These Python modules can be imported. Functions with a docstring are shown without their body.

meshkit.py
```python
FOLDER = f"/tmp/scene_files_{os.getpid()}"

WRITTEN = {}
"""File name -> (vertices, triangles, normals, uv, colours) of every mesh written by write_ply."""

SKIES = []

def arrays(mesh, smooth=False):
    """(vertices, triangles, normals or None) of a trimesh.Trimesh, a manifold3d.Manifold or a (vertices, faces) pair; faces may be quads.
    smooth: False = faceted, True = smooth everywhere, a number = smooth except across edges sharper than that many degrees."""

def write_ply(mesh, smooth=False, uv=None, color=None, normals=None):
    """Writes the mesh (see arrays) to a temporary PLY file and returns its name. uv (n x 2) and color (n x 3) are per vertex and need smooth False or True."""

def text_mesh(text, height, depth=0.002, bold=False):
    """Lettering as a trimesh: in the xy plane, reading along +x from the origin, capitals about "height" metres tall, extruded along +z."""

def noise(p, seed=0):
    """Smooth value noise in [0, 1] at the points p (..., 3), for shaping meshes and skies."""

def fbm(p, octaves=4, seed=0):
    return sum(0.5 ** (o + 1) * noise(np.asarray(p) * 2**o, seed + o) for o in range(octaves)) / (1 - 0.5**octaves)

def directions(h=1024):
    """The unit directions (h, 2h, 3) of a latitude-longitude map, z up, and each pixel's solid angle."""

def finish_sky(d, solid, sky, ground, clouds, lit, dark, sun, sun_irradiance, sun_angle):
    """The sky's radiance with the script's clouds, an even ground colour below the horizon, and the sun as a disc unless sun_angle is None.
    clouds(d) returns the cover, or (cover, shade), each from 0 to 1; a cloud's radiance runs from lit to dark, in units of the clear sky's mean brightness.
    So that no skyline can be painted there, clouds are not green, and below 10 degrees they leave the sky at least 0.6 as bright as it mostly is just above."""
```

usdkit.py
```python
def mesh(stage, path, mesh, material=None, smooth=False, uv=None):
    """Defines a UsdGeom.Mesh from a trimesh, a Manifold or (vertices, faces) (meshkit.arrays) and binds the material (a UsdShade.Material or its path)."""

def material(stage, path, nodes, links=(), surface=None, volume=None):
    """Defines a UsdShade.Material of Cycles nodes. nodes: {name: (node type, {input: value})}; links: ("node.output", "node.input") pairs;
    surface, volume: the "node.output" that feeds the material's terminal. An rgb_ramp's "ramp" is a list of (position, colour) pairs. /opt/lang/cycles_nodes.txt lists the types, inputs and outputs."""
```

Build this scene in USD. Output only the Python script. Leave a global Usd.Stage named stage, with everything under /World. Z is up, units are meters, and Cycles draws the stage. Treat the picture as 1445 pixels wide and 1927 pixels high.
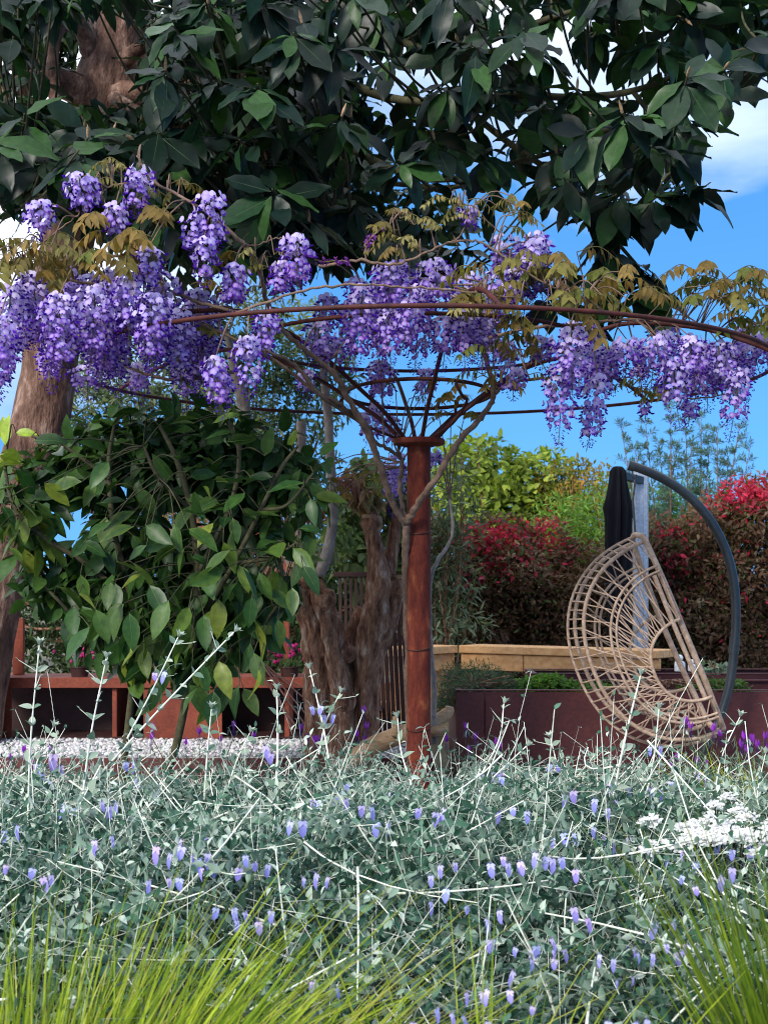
import math
import numpy as np
import trimesh
import meshkit
import usdkit
from pxr import Gf, Sdf, Usd, UsdGeom, UsdLux, UsdShade, Vt
from scipy.spatial import cKDTree

stage = Usd.Stage.CreateInMemory()
UsdGeom.SetStageUpAxis(stage, "Z")
UsdGeom.SetStageMetersPerUnit(stage, 1.0)
UsdGeom.Xform.Define(stage, "/World")
UsdGeom.Scope.Define(stage, "/World/Looks")
T = Sdf.ValueTypeNames

# ---------------------------------------------------------------- camera, sky, sun, exposure
F, CX, HY, CH = 2700.0, 722.5, 1102.0, 1.12      # focal length in photo pixels, axis, horizon row, eye height
AP = 27.0
cam = UsdGeom.Camera.Define(stage, "/World/camera")
cam.CreateHorizontalApertureAttr(AP)
cam.CreateFocalLengthAttr(F / 1445.0 * AP)
cam.CreateVerticalApertureOffsetAttr((HY - 963.5) / 1445.0 * AP)
cam.AddTranslateOp().Set(Gf.Vec3d(0, 0, CH))
cam.AddRotateXOp().Set(90.0)
cam.CreateFStopAttr(10.0)
cam.CreateFocusDistanceAttr(4.6)
cam.CreateExposureAttr(1.5)

SUN = np.array([-0.50, -0.78, 0.55]); SUN /= np.linalg.norm(SUN)
sky = usdkit.material(stage, "/World/Looks/sky", {
    "tc": ("texture_coordinate", {}),
    "sky": ("sky_texture", {"sky_type": "single_scattering", "sun_disc": False, "sun_elevation": math.asin(SUN[2]), "sun_rotation": math.atan2(SUN[0], SUN[1]), "altitude": 100.0, "air_density": 1.0, "aerosol_density": 0.4, "ozone_density": 2.5}),
    "sat": ("hsv", {"hue": 0.5, "saturation": 1.3, "value": 1.0, "fac": 1.0}),
    "map": ("mapping", {"mapping_type": "point", "scale": (1.0, 1.0, 1.8), "location": (0.4, 0.3, 0.1)}),
    "noi": ("noise_texture", {"scale": 2.6, "detail": 7.0, "roughness": 0.55, "distortion": 0.4}),
    "xyz": ("separate_xyz", {}),
    "up": ("vector_math", {"math_type": "multiply_add", "vector2": (1.0, 1.0, 0.8), "vector3": (0.0, 0.0, 0.33)}),
    "nrm": ("vector_math", {"math_type": "normalize"}),
    "lft": ("math", {"math_type": "multiply_add", "value2": -0.60, "value3": -0.34}),      # the cloud thickens upwards and a little to the left
    "ele": ("math", {"math_type": "multiply_add", "value2": 1.15}),
    "cov": ("math", {"math_type": "add"}),
    "rmp": ("rgb_ramp", {"ramp": [(0.0, (0, 0, 0)), (0.40, (0, 0, 0)), (0.74, (1, 1, 1)), (1.0, (1, 1, 1))]}),
    "mix": ("mix_color", {"blend_type": "mix", "use_clamp": True, "b": (5.6, 6.0, 6.8)}),
    "bg": ("background_shader", {"strength": 0.10}),
}, [("tc.generated", "up.vector1"), ("up.vector", "nrm.vector1"), ("nrm.vector", "sky.vector"), ("sky.color", "sat.color"), ("sat.color", "mix.a"), ("tc.generated", "map.vector"), ("map.vector", "noi.vector"), ("tc.generated", "xyz.vector"), ("xyz.x", "lft.value1"), ("xyz.z", "ele.value1"), ("lft.value", "ele.value3"), ("ele.value", "cov.value1"), ("noi.fac", "cov.value2"), ("cov.value", "rmp.fac"), ("rmp.color", "mix.fac"),
    ("mix.result", "bg.color")], surface="bg.background")
dome = UsdLux.DomeLight.Define(stage, "/World/sky")
UsdShade.MaterialBindingAPI.Apply(dome.GetPrim()).Bind(sky)
dome.GetPrim().SetCustomDataByKey("label", "blue sky with pale soft cloud")
dome.GetPrim().SetCustomDataByKey("category", "sky")
dome.GetPrim().SetCustomDataByKey("kind", "structure")

sun = UsdLux.DistantLight.Define(stage, "/World/sun")
sun.CreateNormalizeAttr(True)
sun.CreateIntensityAttr(0.4)
sun.CreateAngleAttr(12.0)
sun.CreateColorAttr(Gf.Vec3f(1.0, 0.95, 0.87))
zax = Gf.Vec3d(*map(float, SUN))
sun.AddOrientOp(UsdGeom.XformOp.PrecisionDouble).Set(Gf.Rotation(Gf.Vec3d(0, 0, 1), zax).GetQuat())

# ---------------------------------------------------------------- helpers
def at(px, py, d):
    """The point of the place that the photo shows at pixel (px, py), d metres ahead."""
    return np.array([(px - CX) / F * d, d, CH + (HY - py) / F * d])


def unit(v):
    v = np.asarray(v, float)
    return v / np.maximum(np.linalg.norm(v, axis=-1, keepdims=True), 1e-12)


def spline(pts, n=8):
    """Catmull-Rom through rows of any width."""
    p = np.asarray(pts, float)
    if len(p) < 3:
        t = np.linspace(0, 1, n + 1)[:, None]
        return p[0] * (1 - t) + p[-1] * t
    p = np.vstack([2 * p[0] - p[1], p, 2 * p[-1] - p[-2]])
    out = []
    for i in range(1, len(p) - 2):
        t = np.linspace(0, 1, n, endpoint=False)[:, None]
        a, b, c, d = p[i - 1], p[i], p[i + 1], p[i + 2]
        out.append(0.5 * (2 * b + (c - a) * t + (2 * a - 5 * b + 4 * c - d) * t**2 + (3 * b - a - 3 * c + d) * t**3))
    out.append(p[-2][None])
    return np.vstack(out)


def tube(pts, rad, sides=6, closed=False):
    """A tube with end caps along the points."""
    p = np.asarray(pts, float)
    n = len(p)
    rad = np.broadcast_to(np.asarray(rad, float), (n,))
    if closed:
        tan = unit(np.roll(p, -1, 0) - np.roll(p, 1, 0))
    else:
        tan = unit(np.gradient(p, axis=0))
    ref = np.array([0, 0, 1.0]) if abs(tan[0][2]) < 0.8 else np.array([1.0, 0, 0])
    x = unit(np.cross(ref, tan[0])); X = np.zeros_like(p)
    for i in range(n):
        x = unit(x - tan[i] * np.dot(x, tan[i])); X[i] = x
    Y = np.cross(tan, X)
    a = np.arange(sides) / sides * 2 * np.pi
    v = p[:, None] + rad[:, None, None] * (X[:, None] * np.cos(a)[None, :, None] + Y[:, None] * np.sin(a)[None, :, None])
    v = v.reshape(-1, 3)
    rows = n if closed else n - 1
    i = np.arange(rows)[:, None] * sides; j = np.arange(sides)[None]
    i2 = (np.arange(rows)[:, None] + 1) % n * sides; j2 = (j + 1) % sides
    q = np.stack([i + j, i + j2, i2 + j2, i2 + j], -1).reshape(-1, 4)
    f = np.vstack([q[:, [0, 1, 2]], q[:, [0, 2, 3]]])
    if not closed:
        v = np.vstack([v, p[0], p[-1]])
        k = np.arange(sides)
        f = np.vstack([f, np.stack([(k + 1) % sides, k, np.full(sides, n * sides)], 1), np.stack([(n - 1) * sides + k, (n - 1) * sides + (k + 1) % sides, np.full(sides, n * sides + 1)], 1)])
    return v, f


def box(c, s, rz=0.0, ch=0.004):
    """A chamfered box: centre, size, turn about z."""
    s = np.asarray(s, float) / 2; ch = min(ch, s.min() * 0.45)
    pts = []
    for sx in (-1, 1):
        for sy in (-1, 1):
            for sz in (-1, 1):
                sg = np.array([sx, sy, sz])
                for k in range(3):
                    e = s - ch; e[k] = s[k]
                    pts.append(sg * e)
    h = trimesh.convex.convex_hull(np.array(pts))
    v = np.array(h.vertices); c_, s_ = math.cos(rz), math.sin(rz)
    v = np.stack([v[:, 0] * c_ - v[:, 1] * s_, v[:, 0] * s_ + v[:, 1] * c_, v[:, 2]], 1)
    return v + np.asarray(c), np.array(h.faces)


def bar(a, b, w, t, ref=(0, 0, 1), ch=0.003):
    """A straight board from a to b: w across, t thick (towards ref)."""
    a, b = np.asarray(a, float), np.asarray(b, float)
    x = unit(b - a); z = unit(np.asarray(ref, float) - x * np.dot(ref, x)); y = np.cross(z, x)
    v, f = box((0, 0, 0), (np.linalg.norm(b - a), w, t), ch=ch)
    return (a + b) / 2 + v[:, :1] * x + v[:, 1:2] * y + v[:, 2:] * z, f


class MB:
    """Collects vertices, triangles and a colour of each vertex."""
    def __init__(self):
        self.v, self.f, self.c, self.n = [], [], [], 0

    def add(self, vf, col=(1, 1, 1)):
        v, f = vf[0], vf[1]
        self.v.append(np.asarray(v, float)); self.f.append(np.asarray(f) + self.n)
        self.c.append(np.broadcast_to(np.asarray(col, float), (len(v), 3))); self.n += len(v)
        return self

    def get(self):
        return np.vstack(self.v), np.vstack(self.f), np.vstack(self.c)


def leaf(stations=5, wide=0.4, peak=0.45, tip=1.6, fold=0.12, curl=0.15, wave=0.0):
    """A leaf along +x of length 1, its face towards +z: a midrib and two edges."""
    t = np.linspace(0, 1, stations)
    k = math.log(0.5) / math.log(peak)
    w = np.sin(np.pi * t**k) ** (1 / 1.25) * wide / 2
    w[-1] = 0
    w *= 1 - 0.3 * t**tip
    z = -curl * t**2
    v = []
    for i in range(stations):
        v += [(t[i], w[i], z[i] + fold * w[i] * 2 + wave * math.sin(i * 2.4)), (t[i], 0, z[i]), (t[i], -w[i], z[i] + fold * w[i] * 2 + wave * math.sin(i * 2.4 + 2))]
    f = []
    for i in range(stations - 1):
        a = 3 * i
        f += [(a, a + 1, a + 4), (a, a + 4, a + 3), (a + 1, a + 2, a + 5), (a + 1, a + 5, a + 4)]
    v, f = np.array(v, float), np.array(f)
    area = np.linalg.norm(np.cross(v[f[:, 1]] - v[f[:, 0]], v[f[:, 2]] - v[f[:, 0]]), axis=1)
    return v, f[area > 1e-7]


def frames(direc, up):
    """Rows of frames: x along direc, z near up."""
    X = unit(direc); Z = unit(up - X * (up * X).sum(-1, keepdims=True)); Y = np.cross(Z, X)
    return X, Y, Z


def scatter(tmpl, P, X, Y, Z, size, cols):
    """Copies of one template as arrays (vertices, faces, colours)."""
    v, f = tmpl; n = len(P)
    size = np.broadcast_to(np.asarray(size, float).reshape(-1, 1) if np.ndim(size) else np.full((1, 1), size), (n, 1))
    V = P[:, None] + size[:, None] * (v[None, :, :1] * X[:, None] + v[None, :, 1:2] * Y[:, None] + v[None, :, 2:] * Z[:, None])
    Fc = f[None] + (np.arange(n) * len(v))[:, None, None]
    C = np.repeat(np.broadcast_to(cols, (n, 3)), len(v), 0)
    return V.reshape(-1, 3), Fc.reshape(-1, 3), C


names = {}
def numbered(path):
    k = names.get(path, 0); names[path] = k + 1
    return path if k == 0 else f"{path}_{k:03d}"


def tag(prim, label=None, cat=None, group=None, kind=None):
    for k, x in (("label", label), ("category", cat), ("group", group), ("kind", kind)):
        if x:
            prim.SetCustomDataByKey(k, x)


def mesh(path, m, mat, smooth=True, origin=(0, 0, 0)):
    v, f = np.asarray(m[0], float) - np.asarray(origin), np.asarray(m[1])
    c = m[2] if len(m) > 2 else None
    if c is not None:
        g = usdkit.mesh(stage, path, (v, f), mat, smooth=True if smooth else False)
        if smooth is not False:
            pass
        UsdGeom.PrimvarsAPI(g).CreatePrimvar("tint", T.Color3fArray, "vertex").Set(Vt.Vec3fArray.FromNumpy(np.asarray(c, np.float32)))
    else:
        g = usdkit.mesh(stage, path, (v, f), mat, smooth=smooth)
    return g.GetPrim()


class Thing:
    """One thing: an Xform at its base, its parts below it."""
    def __init__(self, name, label, cat, base, group=None, kind=None):
        self.path = numbered("/World/" + name); self.o = np.asarray(base, float)
        x = UsdGeom.Xform.Define(stage, self.path); x.AddTranslateOp().Set(Gf.Vec3d(*map(float, self.o)))
        tag(x.GetPrim(), label, cat, group, kind)

    def part(self, name, m, mat, parent=None, smooth=35, label=None, kind=None):
        p = numbered((parent or self.path) + "/" + name)
        pr = mesh(p, m, mat, smooth, self.o)
        tag(pr, label, None, None, kind)
        return p


def structure(name, m, mat, label, cat, smooth=False):
    p = mesh(numbered("/World/" + name), m, mat, smooth)
    tag(p, label, cat, None, "structure")


# ---------------------------------------------------------------- materials
def M(name, nodes, links, surface):
    return usdkit.material(stage, "/World/Looks/" + name, nodes, links, surface=surface)


def foliage(name, rough=0.5, trans=0.25, spec=0.4, vein=0.0, gain=1.6):
    """Leaf tissue: colour of the mesh's tint, light passing through it; a fine mottling."""
    return M(name, {
        "a": ("attribute", {"attribute": "tint"}), "tc": ("texture_coordinate", {}),
        "n": ("noise_texture", {"scale": 45.0, "detail": 3.0}), "r": ("rgb_ramp", {"ramp": [(0.3, (0.72, 0.74, 0.7)), (0.7, (1.2, 1.18, 1.1))]}),
        "m": ("mix_color", {"blend_type": "multiply", "fac": 1.0, "use_clamp": True}),
        "b": ("bump", {"strength": 0.25, "distance": 0.002}),
        "p": ("principled_bsdf", {"roughness": rough, "specular_ior_level": spec}),
        "g": ("mix_color", {"blend_type": "multiply", "fac": 1.0, "b": (gain * 1.05, gain * 1.1, gain * 0.6)}),
        "t": ("translucent_bsdf", {}), "x": ("mix_closure", {"fac": trans}),
    }, [("tc.object", "n.vector"), ("n.fac", "r.fac"), ("a.color", "m.a"), ("r.color", "m.b"), ("m.result", "p.base_color"), ("n.fac", "b.height"), ("b.normal", "p.normal"),
        ("m.result", "g.a"), ("g.result", "t.color"), ("p.BSDF", "x.closure1"), ("t.BSDF", "x.closure2")], "x.closure")


def petals(name, trans=0.35):
    return M(name, {
        "a": ("attribute", {"attribute": "tint"}),
        "p": ("principled_bsdf", {"roughness": 0.6, "specular_ior_level": 0.25}),
        "t": ("translucent_bsdf", {}), "x": ("mix_closure", {"fac": trans}),
    }, [("a.color", "p.base_color"), ("a.color", "t.color"), ("p.BSDF", "x.closure1"), ("t.BSDF", "x.closure2")], "x.closure")


def rough(name, ramp, scale=6.0, detail=8.0, roughness=0.85, bump=0.4, dist=0.01, stretch=(1, 1, 1), spec=0.3, distortion=0.3, metallic=0.0, fine=60.0):
    """A weathered surface of two noises."""
    return M(name, {
        "tc": ("texture_coordinate", {}), "mp": ("mapping", {"mapping_type": "point", "scale": stretch}),
        "n": ("noise_texture", {"scale": scale, "detail": detail, "roughness": 0.65, "distortion": distortion}),
        "n2": ("noise_texture", {"scale": fine, "detail": 4.0}),
        "r": ("rgb_ramp", {"ramp": ramp}),
        "r2": ("rgb_ramp", {"ramp": [(0.25, (0.7, 0.7, 0.7)), (0.75, (1.25, 1.25, 1.25))]}),
        "m": ("mix_color", {"blend_type": "multiply", "fac": 1.0}),
        "h": ("mix_float", {"fac": 0.35}),
        "b": ("bump", {"strength": bump, "distance": dist}),
        "p": ("principled_bsdf", {"roughness": roughness, "specular_ior_level": spec, "metallic": metallic}),
    }, [("tc.object", "mp.vector"), ("mp.vector", "n.vector"), ("mp.vector", "n2.vector"), ("n.fac", "r.fac"), ("n2.fac", "r2.fac"), ("r.color", "m.a"), ("r2.color", "m.b"), ("m.result", "p.base_color"),
        ("n.fac", "h.a"), ("n2.fac", "h.b"), ("h.result", "b.height"), ("b.normal", "p.normal")], "p.BSDF")


LEAF_GLOSS = foliage("glossy_leaf", 0.42, 0.14, 0.26, gain=1.6)
LEAF_DARK = foliage("dark_leaf", 0.40, 0.10, 0.20, gain=1.6)
LEAF_SOFT = foliage("soft_leaf", 0.65, 0.30, 0.25)
LEAF_FELT = M("felted_leaf", {
    "a": ("attribute", {"attribute": "tint"}), "g": ("geometry", {}), "m": ("mix_color", {"blend_type": "mix", "b": (0.30, 0.38, 0.32)}),
    "k": ("math", {"math_type": "multiply", "value2": 0.40}), "p": ("principled_bsdf", {"roughness": 0.7, "specular_ior_level": 0.25}), "t": ("translucent_bsdf", {}), "x": ("mix_closure", {"fac": 0.18}),
}, [("g.backfacing", "k.value1"), ("k.value", "m.fac"), ("a.color", "m.a"), ("m.result", "p.base_color"), ("a.color", "t.color"), ("p.BSDF", "x.closure1"), ("t.BSDF", "x.closure2")], "x.closure")
PETAL = petals("petal", 0.45)
RUST = rough("rusted_steel", [(0.28, (0.035, 0.006, 0.005)), (0.44, (0.095, 0.014, 0.008)), (0.56, (0.16, 0.028, 0.012)), (0.66, (0.26, 0.075, 0.028)), (0.76, (0.40, 0.20, 0.08))], 11.0, roughness=0.8, bump=0.5, dist=0.004, stretch=(1.6, 1.6, 0.55), fine=150.0)
RUST_ROD = rough("rusted_rod", [(0.3, (0.022, 0.006, 0.006)), (0.7, (0.085, 0.017, 0.013))], 12.0, roughness=0.7, bump=0.25, dist=0.002)
CORTEN = rough("corten_plate", [(0.3, (0.05, 0.011, 0.013)), (0.55, (0.075, 0.017, 0.017)), (0.75, (0.11, 0.028, 0.022))], 2.2, roughness=0.6, bump=0.1, dist=0.002, spec=0.35)
CORTEN_RED = rough("corten_shelf_plate", [(0.3, (0.10, 0.018, 0.010)), (0.7, (0.24, 0.055, 0.028))], 3.0, roughness=0.7, bump=0.12, dist=0.002)
BARK_RED = rough("reddish_bark", [(0.32, (0.018, 0.009, 0.007)), (0.44, (0.085, 0.042, 0.030)), (0.56, (0.17, 0.095, 0.068)), (0.68, (0.36, 0.25, 0.20))], 11.0, detail=10.0, bump=1.0, dist=0.05, stretch=(1, 1, 0.35), fine=60.0)
BARK_GREY = rough("grey_bark", [(0.25, (0.11, 0.085, 0.07)), (0.55, (0.27, 0.23, 0.20)), (0.75, (0.48, 0.45, 0.42))], 9.0, bump=0.6, dist=0.01, stretch=(1, 1, 0.6))
BARK_BROWN = rough("rough_bark", [(0.30, (0.03, 0.013, 0.007)), (0.42, (0.20, 0.088, 0.048)), (0.56, (0.38, 0.195, 0.115)), (0.68, (0.60, 0.47, 0.36))], 22.0, detail=10.0, bump=1.0, dist=0.05, stretch=(1.6, 1.6, 0.45), fine=90.0)
TWIG = rough("vine_bark", [(0.3, (0.09, 0.055, 0.04)), (0.7, (0.23, 0.15, 0.11))], 20.0, bump=0.4, dist=0.004)
TWIG_DARK = rough("dark_twig", [(0.3, (0.03, 0.028, 0.015)), (0.7, (0.08, 0.075, 0.035))], 20.0, bump=0.4, dist=0.004)
DRIFT = rough("driftwood", [(0.25, (0.17, 0.10, 0.055)), (0.5, (0.36, 0.23, 0.13)), (0.75, (0.52, 0.38, 0.25))], 7.0, bump=0.6, dist=0.012, stretch=(0.5, 1.5, 1.5))
STEM_WHITE = rough("felted_white_stem", [(0.3, (0.60, 0.62, 0.52)), (0.7, (0.78, 0.79, 0.70))], 30.0, bump=0.1, dist=0.001)
GRAVEL = rough("gravel", [(0.3, (0.20, 0.18, 0.18)), (0.5, (0.40, 0.38, 0.38)), (0.7, (0.62, 0.60, 0.60))], 60.0, bump=0.8, dist=0.01, fine=220.0)
SOIL = rough("soil", [(0.3, (0.018, 0.012, 0.009)), (0.7, (0.07, 0.05, 0.035))], 25.0, bump=0.9, dist=0.02)
GROUND = rough("earth", [(0.3, (0.06, 0.055, 0.035)), (0.7, (0.15, 0.13, 0.08))], 3.0, bump=0.5, dist=0.02)
TIMBER = rough("pale_timber", [(0.3, (0.55, 0.27, 0.10)), (0.6, (0.74, 0.43, 0.19)), (0.8, (0.80, 0.54, 0.28))], 3.0, bump=0.15, dist=0.002, stretch=(1.0, 9.0, 9.0), roughness=0.6)
RATTAN = rough("rattan", [(0.3, (0.25, 0.16, 0.11)), (0.7, (0.47, 0.345, 0.255))], 25.0, bump=0.3, dist=0.002, roughness=0.55, spec=0.4)
STEEL_DARK = rough("dark_painted_steel", [(0.3, (0.016, 0.022, 0.026)), (0.7, (0.028, 0.036, 0.042))], 10.0, bump=0.03, dist=0.001, roughness=0.35, spec=0.5)
ALU = rough("aluminium", [(0.3, (0.42, 0.45, 0.50)), (0.7, (0.52, 0.55, 0.60))], 4.0, bump=0.02, dist=0.001, roughness=0.35, metallic=0.3)
CLOTH = rough("navy_canvas", [(0.3, (0.003, 0.004, 0.007)), (0.7, (0.006, 0.007, 0.012))], 30.0, bump=0.15, dist=0.002, roughness=0.9)
DARK_STEEL = rough("brown_black_steel", [(0.3, (0.018, 0.007, 0.007)), (0.7, (0.05, 0.016, 0.014))], 8.0, bump=0.1, dist=0.002, roughness=0.6)
WHITE = rough("white_glaze", [(0.3, (0.74, 0.75, 0.76)), (0.7, (0.82, 0.82, 0.82))], 8.0, bump=0.02, dist=0.001, roughness=0.4)
WIRE = rough("rusty_wire", [(0.3, (0.03, 0.014, 0.012)), (0.7, (0.08, 0.03, 0.022))], 30.0, roughness=0.6, bump=0.1, dist=0.001)
PEBBLE = M("pebble", {"a": ("attribute", {"attribute": "tint"}), "p": ("principled_bsdf", {"roughness": 0.85, "specular_ior_level": 0.3})}, [("a.color", "p.base_color")], "p.BSDF")

# ---------------------------------------------------------------- ground, terrace, bed
structure("ground", (np.array([[-150, -30, 0], [150, -30, 0], [150, 300, 0], [-150, 300, 0]], float), np.array([[0, 1, 2], [0, 2, 3]])), GROUND, "bare brown earth of the garden", "ground")
rg = np.random.default_rng(5)


def sheet(x0, x1, y0, y1, z, amp, step, seed, fz=None):
    nx, ny = int((x1 - x0) / step) + 2, int((y1 - y0) / step) + 2
    X, Y = np.meshgrid(np.linspace(x0, x1, nx), np.linspace(y0, y1, ny), indexing="ij")
    Z = z + amp * (meshkit.fbm(np.stack([X * 3, Y * 3, X * 0], -1), 4, seed) - 0.5) * 2
    v = np.stack([X, Y, Z], -1).reshape(-1, 3)
    i = (np.arange(nx - 1)[:, None] * ny + np.arange(ny - 1)[None]).reshape(-1)
    q = np.stack([i, i + ny, i + ny + 1, i + 1], 1)
    return v, np.vstack([q[:, [0, 1, 2]], q[:, [0, 2, 3]]])


structure("garden_bed", sheet(-4.5, 4.5, 1.0, 6.9, 0.035, 0.025, 0.08, 3), SOIL, "dark soil of the planting bed under the silver shrub", "soil", True)
structure("gravel_path", sheet(-4.5, 4.5, 6.92, 7.86, 0.02, 0.012, 0.06, 4), GRAVEL, "lower grey gravel strip behind the planting bed", "gravel", True)
structure("gravel_terrace", sheet(-6.0, 0.28, 7.93, 12.5, 0.165, 0.008, 0.08, 6), GRAVEL, "pale gravel terrace behind the low steel edging", "gravel", True)


def pebbles(name, x0, x1, y0, y1, z, n, r0, r1, label, seed):
    r = np.random.default_rng(seed)
    ico = trimesh.creation.icosphere(1, 1.0)
    bv, bf = np.array(ico.vertices), np.array(ico.faces)
    mb = MB()
    P = np.stack([r.uniform(x0, x1, n), r.uniform(y0, y1, n), np.full(n, z)], 1)
    for k in range(6):
        s = P[k::6]; m = len(s)
        tv = bv * r.uniform(0.6, 1.1, 3) * (1 + 0.25 * (meshkit.noise(bv * 1.7 + k * 9, k)[:, None] - 0.5)) * np.array([1, 1, 0.7])
        a = r.uniform(0, 6.28, m); X = np.stack([np.cos(a), np.sin(a), r.normal(0, 0.2, m)], 1)
        X, Y, Z = frames(X, np.tile([0, 0, 1.0], (m, 1)))
        g = r.uniform(0.25, 0.72, m)[:, None]
        c = g * np.array([1.0, 0.97, 0.98]) * r.uniform(0.93, 1.07, (m, 3))
        vv, ff, cc = scatter((tv, bf), s, X, Y, Z, r.uniform(r0, r1, m), c)
        mb.add((vv, ff), cc)
    p = mesh("/World/" + name, mb.get(), PEBBLE, True)
    tag(p, label, "pebbles", None, "stuff")


pebbles("terrace_pebbles", -2.7, 0.24, 7.95, 8.85, 0.172, 4200, 0.007, 0.016, "loose pale pebbles on the terrace along the steel edging", 8)
pebbles("path_pebbles", -2.6, 1.4, 6.95, 7.84, 0.028, 4200, 0.008, 0.018, "loose grey pebbles on the low strip behind the bed", 9)

ed = Thing("steel_edging", "low rusted steel edging that holds back the pale gravel terrace", "edging", (-2.7, 7.88, 0))
for k in range(4):
    x0 = -6.28 + k * 1.64
    ed.part("panel", bar((x0, 7.89, 0.085), (x0 + 1.636, 7.89, 0.085), 0.17, 0.012, ref=(0, 1, 0)), CORTEN, smooth=False)

# ---------------------------------------------------------------- foliage volumes
def cloud(n, spheres, size, cols, seed, lt=None, shell=0.6, droop=0.3, jitter=0.4):
    """Leaves in the outer part of lumps (x, y, z, rx, ry, rz): vertices, faces, colours."""
    r = np.random.default_rng(seed)
    S = np.asarray(spheres, float)
    w = (S[:, 3] * S[:, 4] * S[:, 5]) ** (2 / 3); k = r.choice(len(S), n, p=w / w.sum())
    d = unit(r.normal(size=(n, 3)))
    rad = 1 - (1 - shell) * r.random(n) ** 1.3 + r.normal(0, 0.05, n)
    P = S[k, :3] + d * S[k, 3:] * rad[:, None]
    direc = unit(d * 0.6 + r.normal(size=(n, 3)) * 0.8 + np.array([0, 0, -droop]))
    X, Y, Z = frames(direc, unit(d + r.normal(size=(n, 3)) * jitter + np.array([0, 0, 0.6])))
    cols = np.asarray(cols, float)
    patch = meshkit.noise(P * 2.2, seed)
    ci = np.clip((patch * 0.7 + r.random(n) * 0.45 - 0.08) * len(cols), 0, len(cols) - 1).astype(int)
    C = cols[ci] * r.uniform(0.75, 1.25, (n, 1))
    sz = size * r.uniform(0.6, 1.3, n)
    return scatter(lt or leaf(4, 0.42), P, X, Y, Z, sz, C), P, k


def lumps(c, ext, n, r0, r1, seed, flat=1.0):
    r = np.random.default_rng(seed); o = []
    for _ in range(n):
        p = np.asarray(c) + r.uniform(-1, 1, 3) * np.asarray(ext)
        a = r.uniform(r0, r1); o.append((*p, a, a, a * flat))
    return o


def stems_to(base, P, k, n, r0, seed, sides=5):
    """Branches from the base to some of the lumps' leaves."""
    r = np.random.default_rng(seed); mb = MB()
    for i in r.choice(len(P), n, replace=False):
        e = P[i]; m = base * 0.45 + e * 0.55 + np.array([0, 0, 0.12 * min(1.0, np.linalg.norm(e - base) ** 2)]) + r.normal(0, 0.05, 3) * min(1.0, np.linalg.norm(e - base))
        q = spline([base + r.normal(0, 0.02, 3), base * 0.75 + m * 0.25 + np.array([0, 0, 0.1 * np.linalg.norm(e - base) ** 2]), m, e], 5)
        mb.add(tube(q, np.linspace(r0, 0.004, len(q)), sides))
    return mb.get()[:2]


def bush(name, label, cat, base, spheres, n, size, cols, seed, mat, bark=BARK_BROWN, nst=30, r0=0.02, lt=None, group=None, shell=0.6, droop=0.3, trunk=None):
    t = Thing(name, label, cat, base, group)
    c, P, k = cloud(n, spheres, size, cols, seed, lt, shell, droop)
    t.part("crown", c, mat, kind="stuff")
    if trunk is not None:
        t.part("trunk", trunk, bark, smooth=True)
    s = stems_to(np.asarray(base, float) + np.array([0, 0, 0.05]), P, k, nst, r0, seed + 1)
    t.part("stems", s, bark, smooth=True, kind="stuff")
    return t


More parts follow.
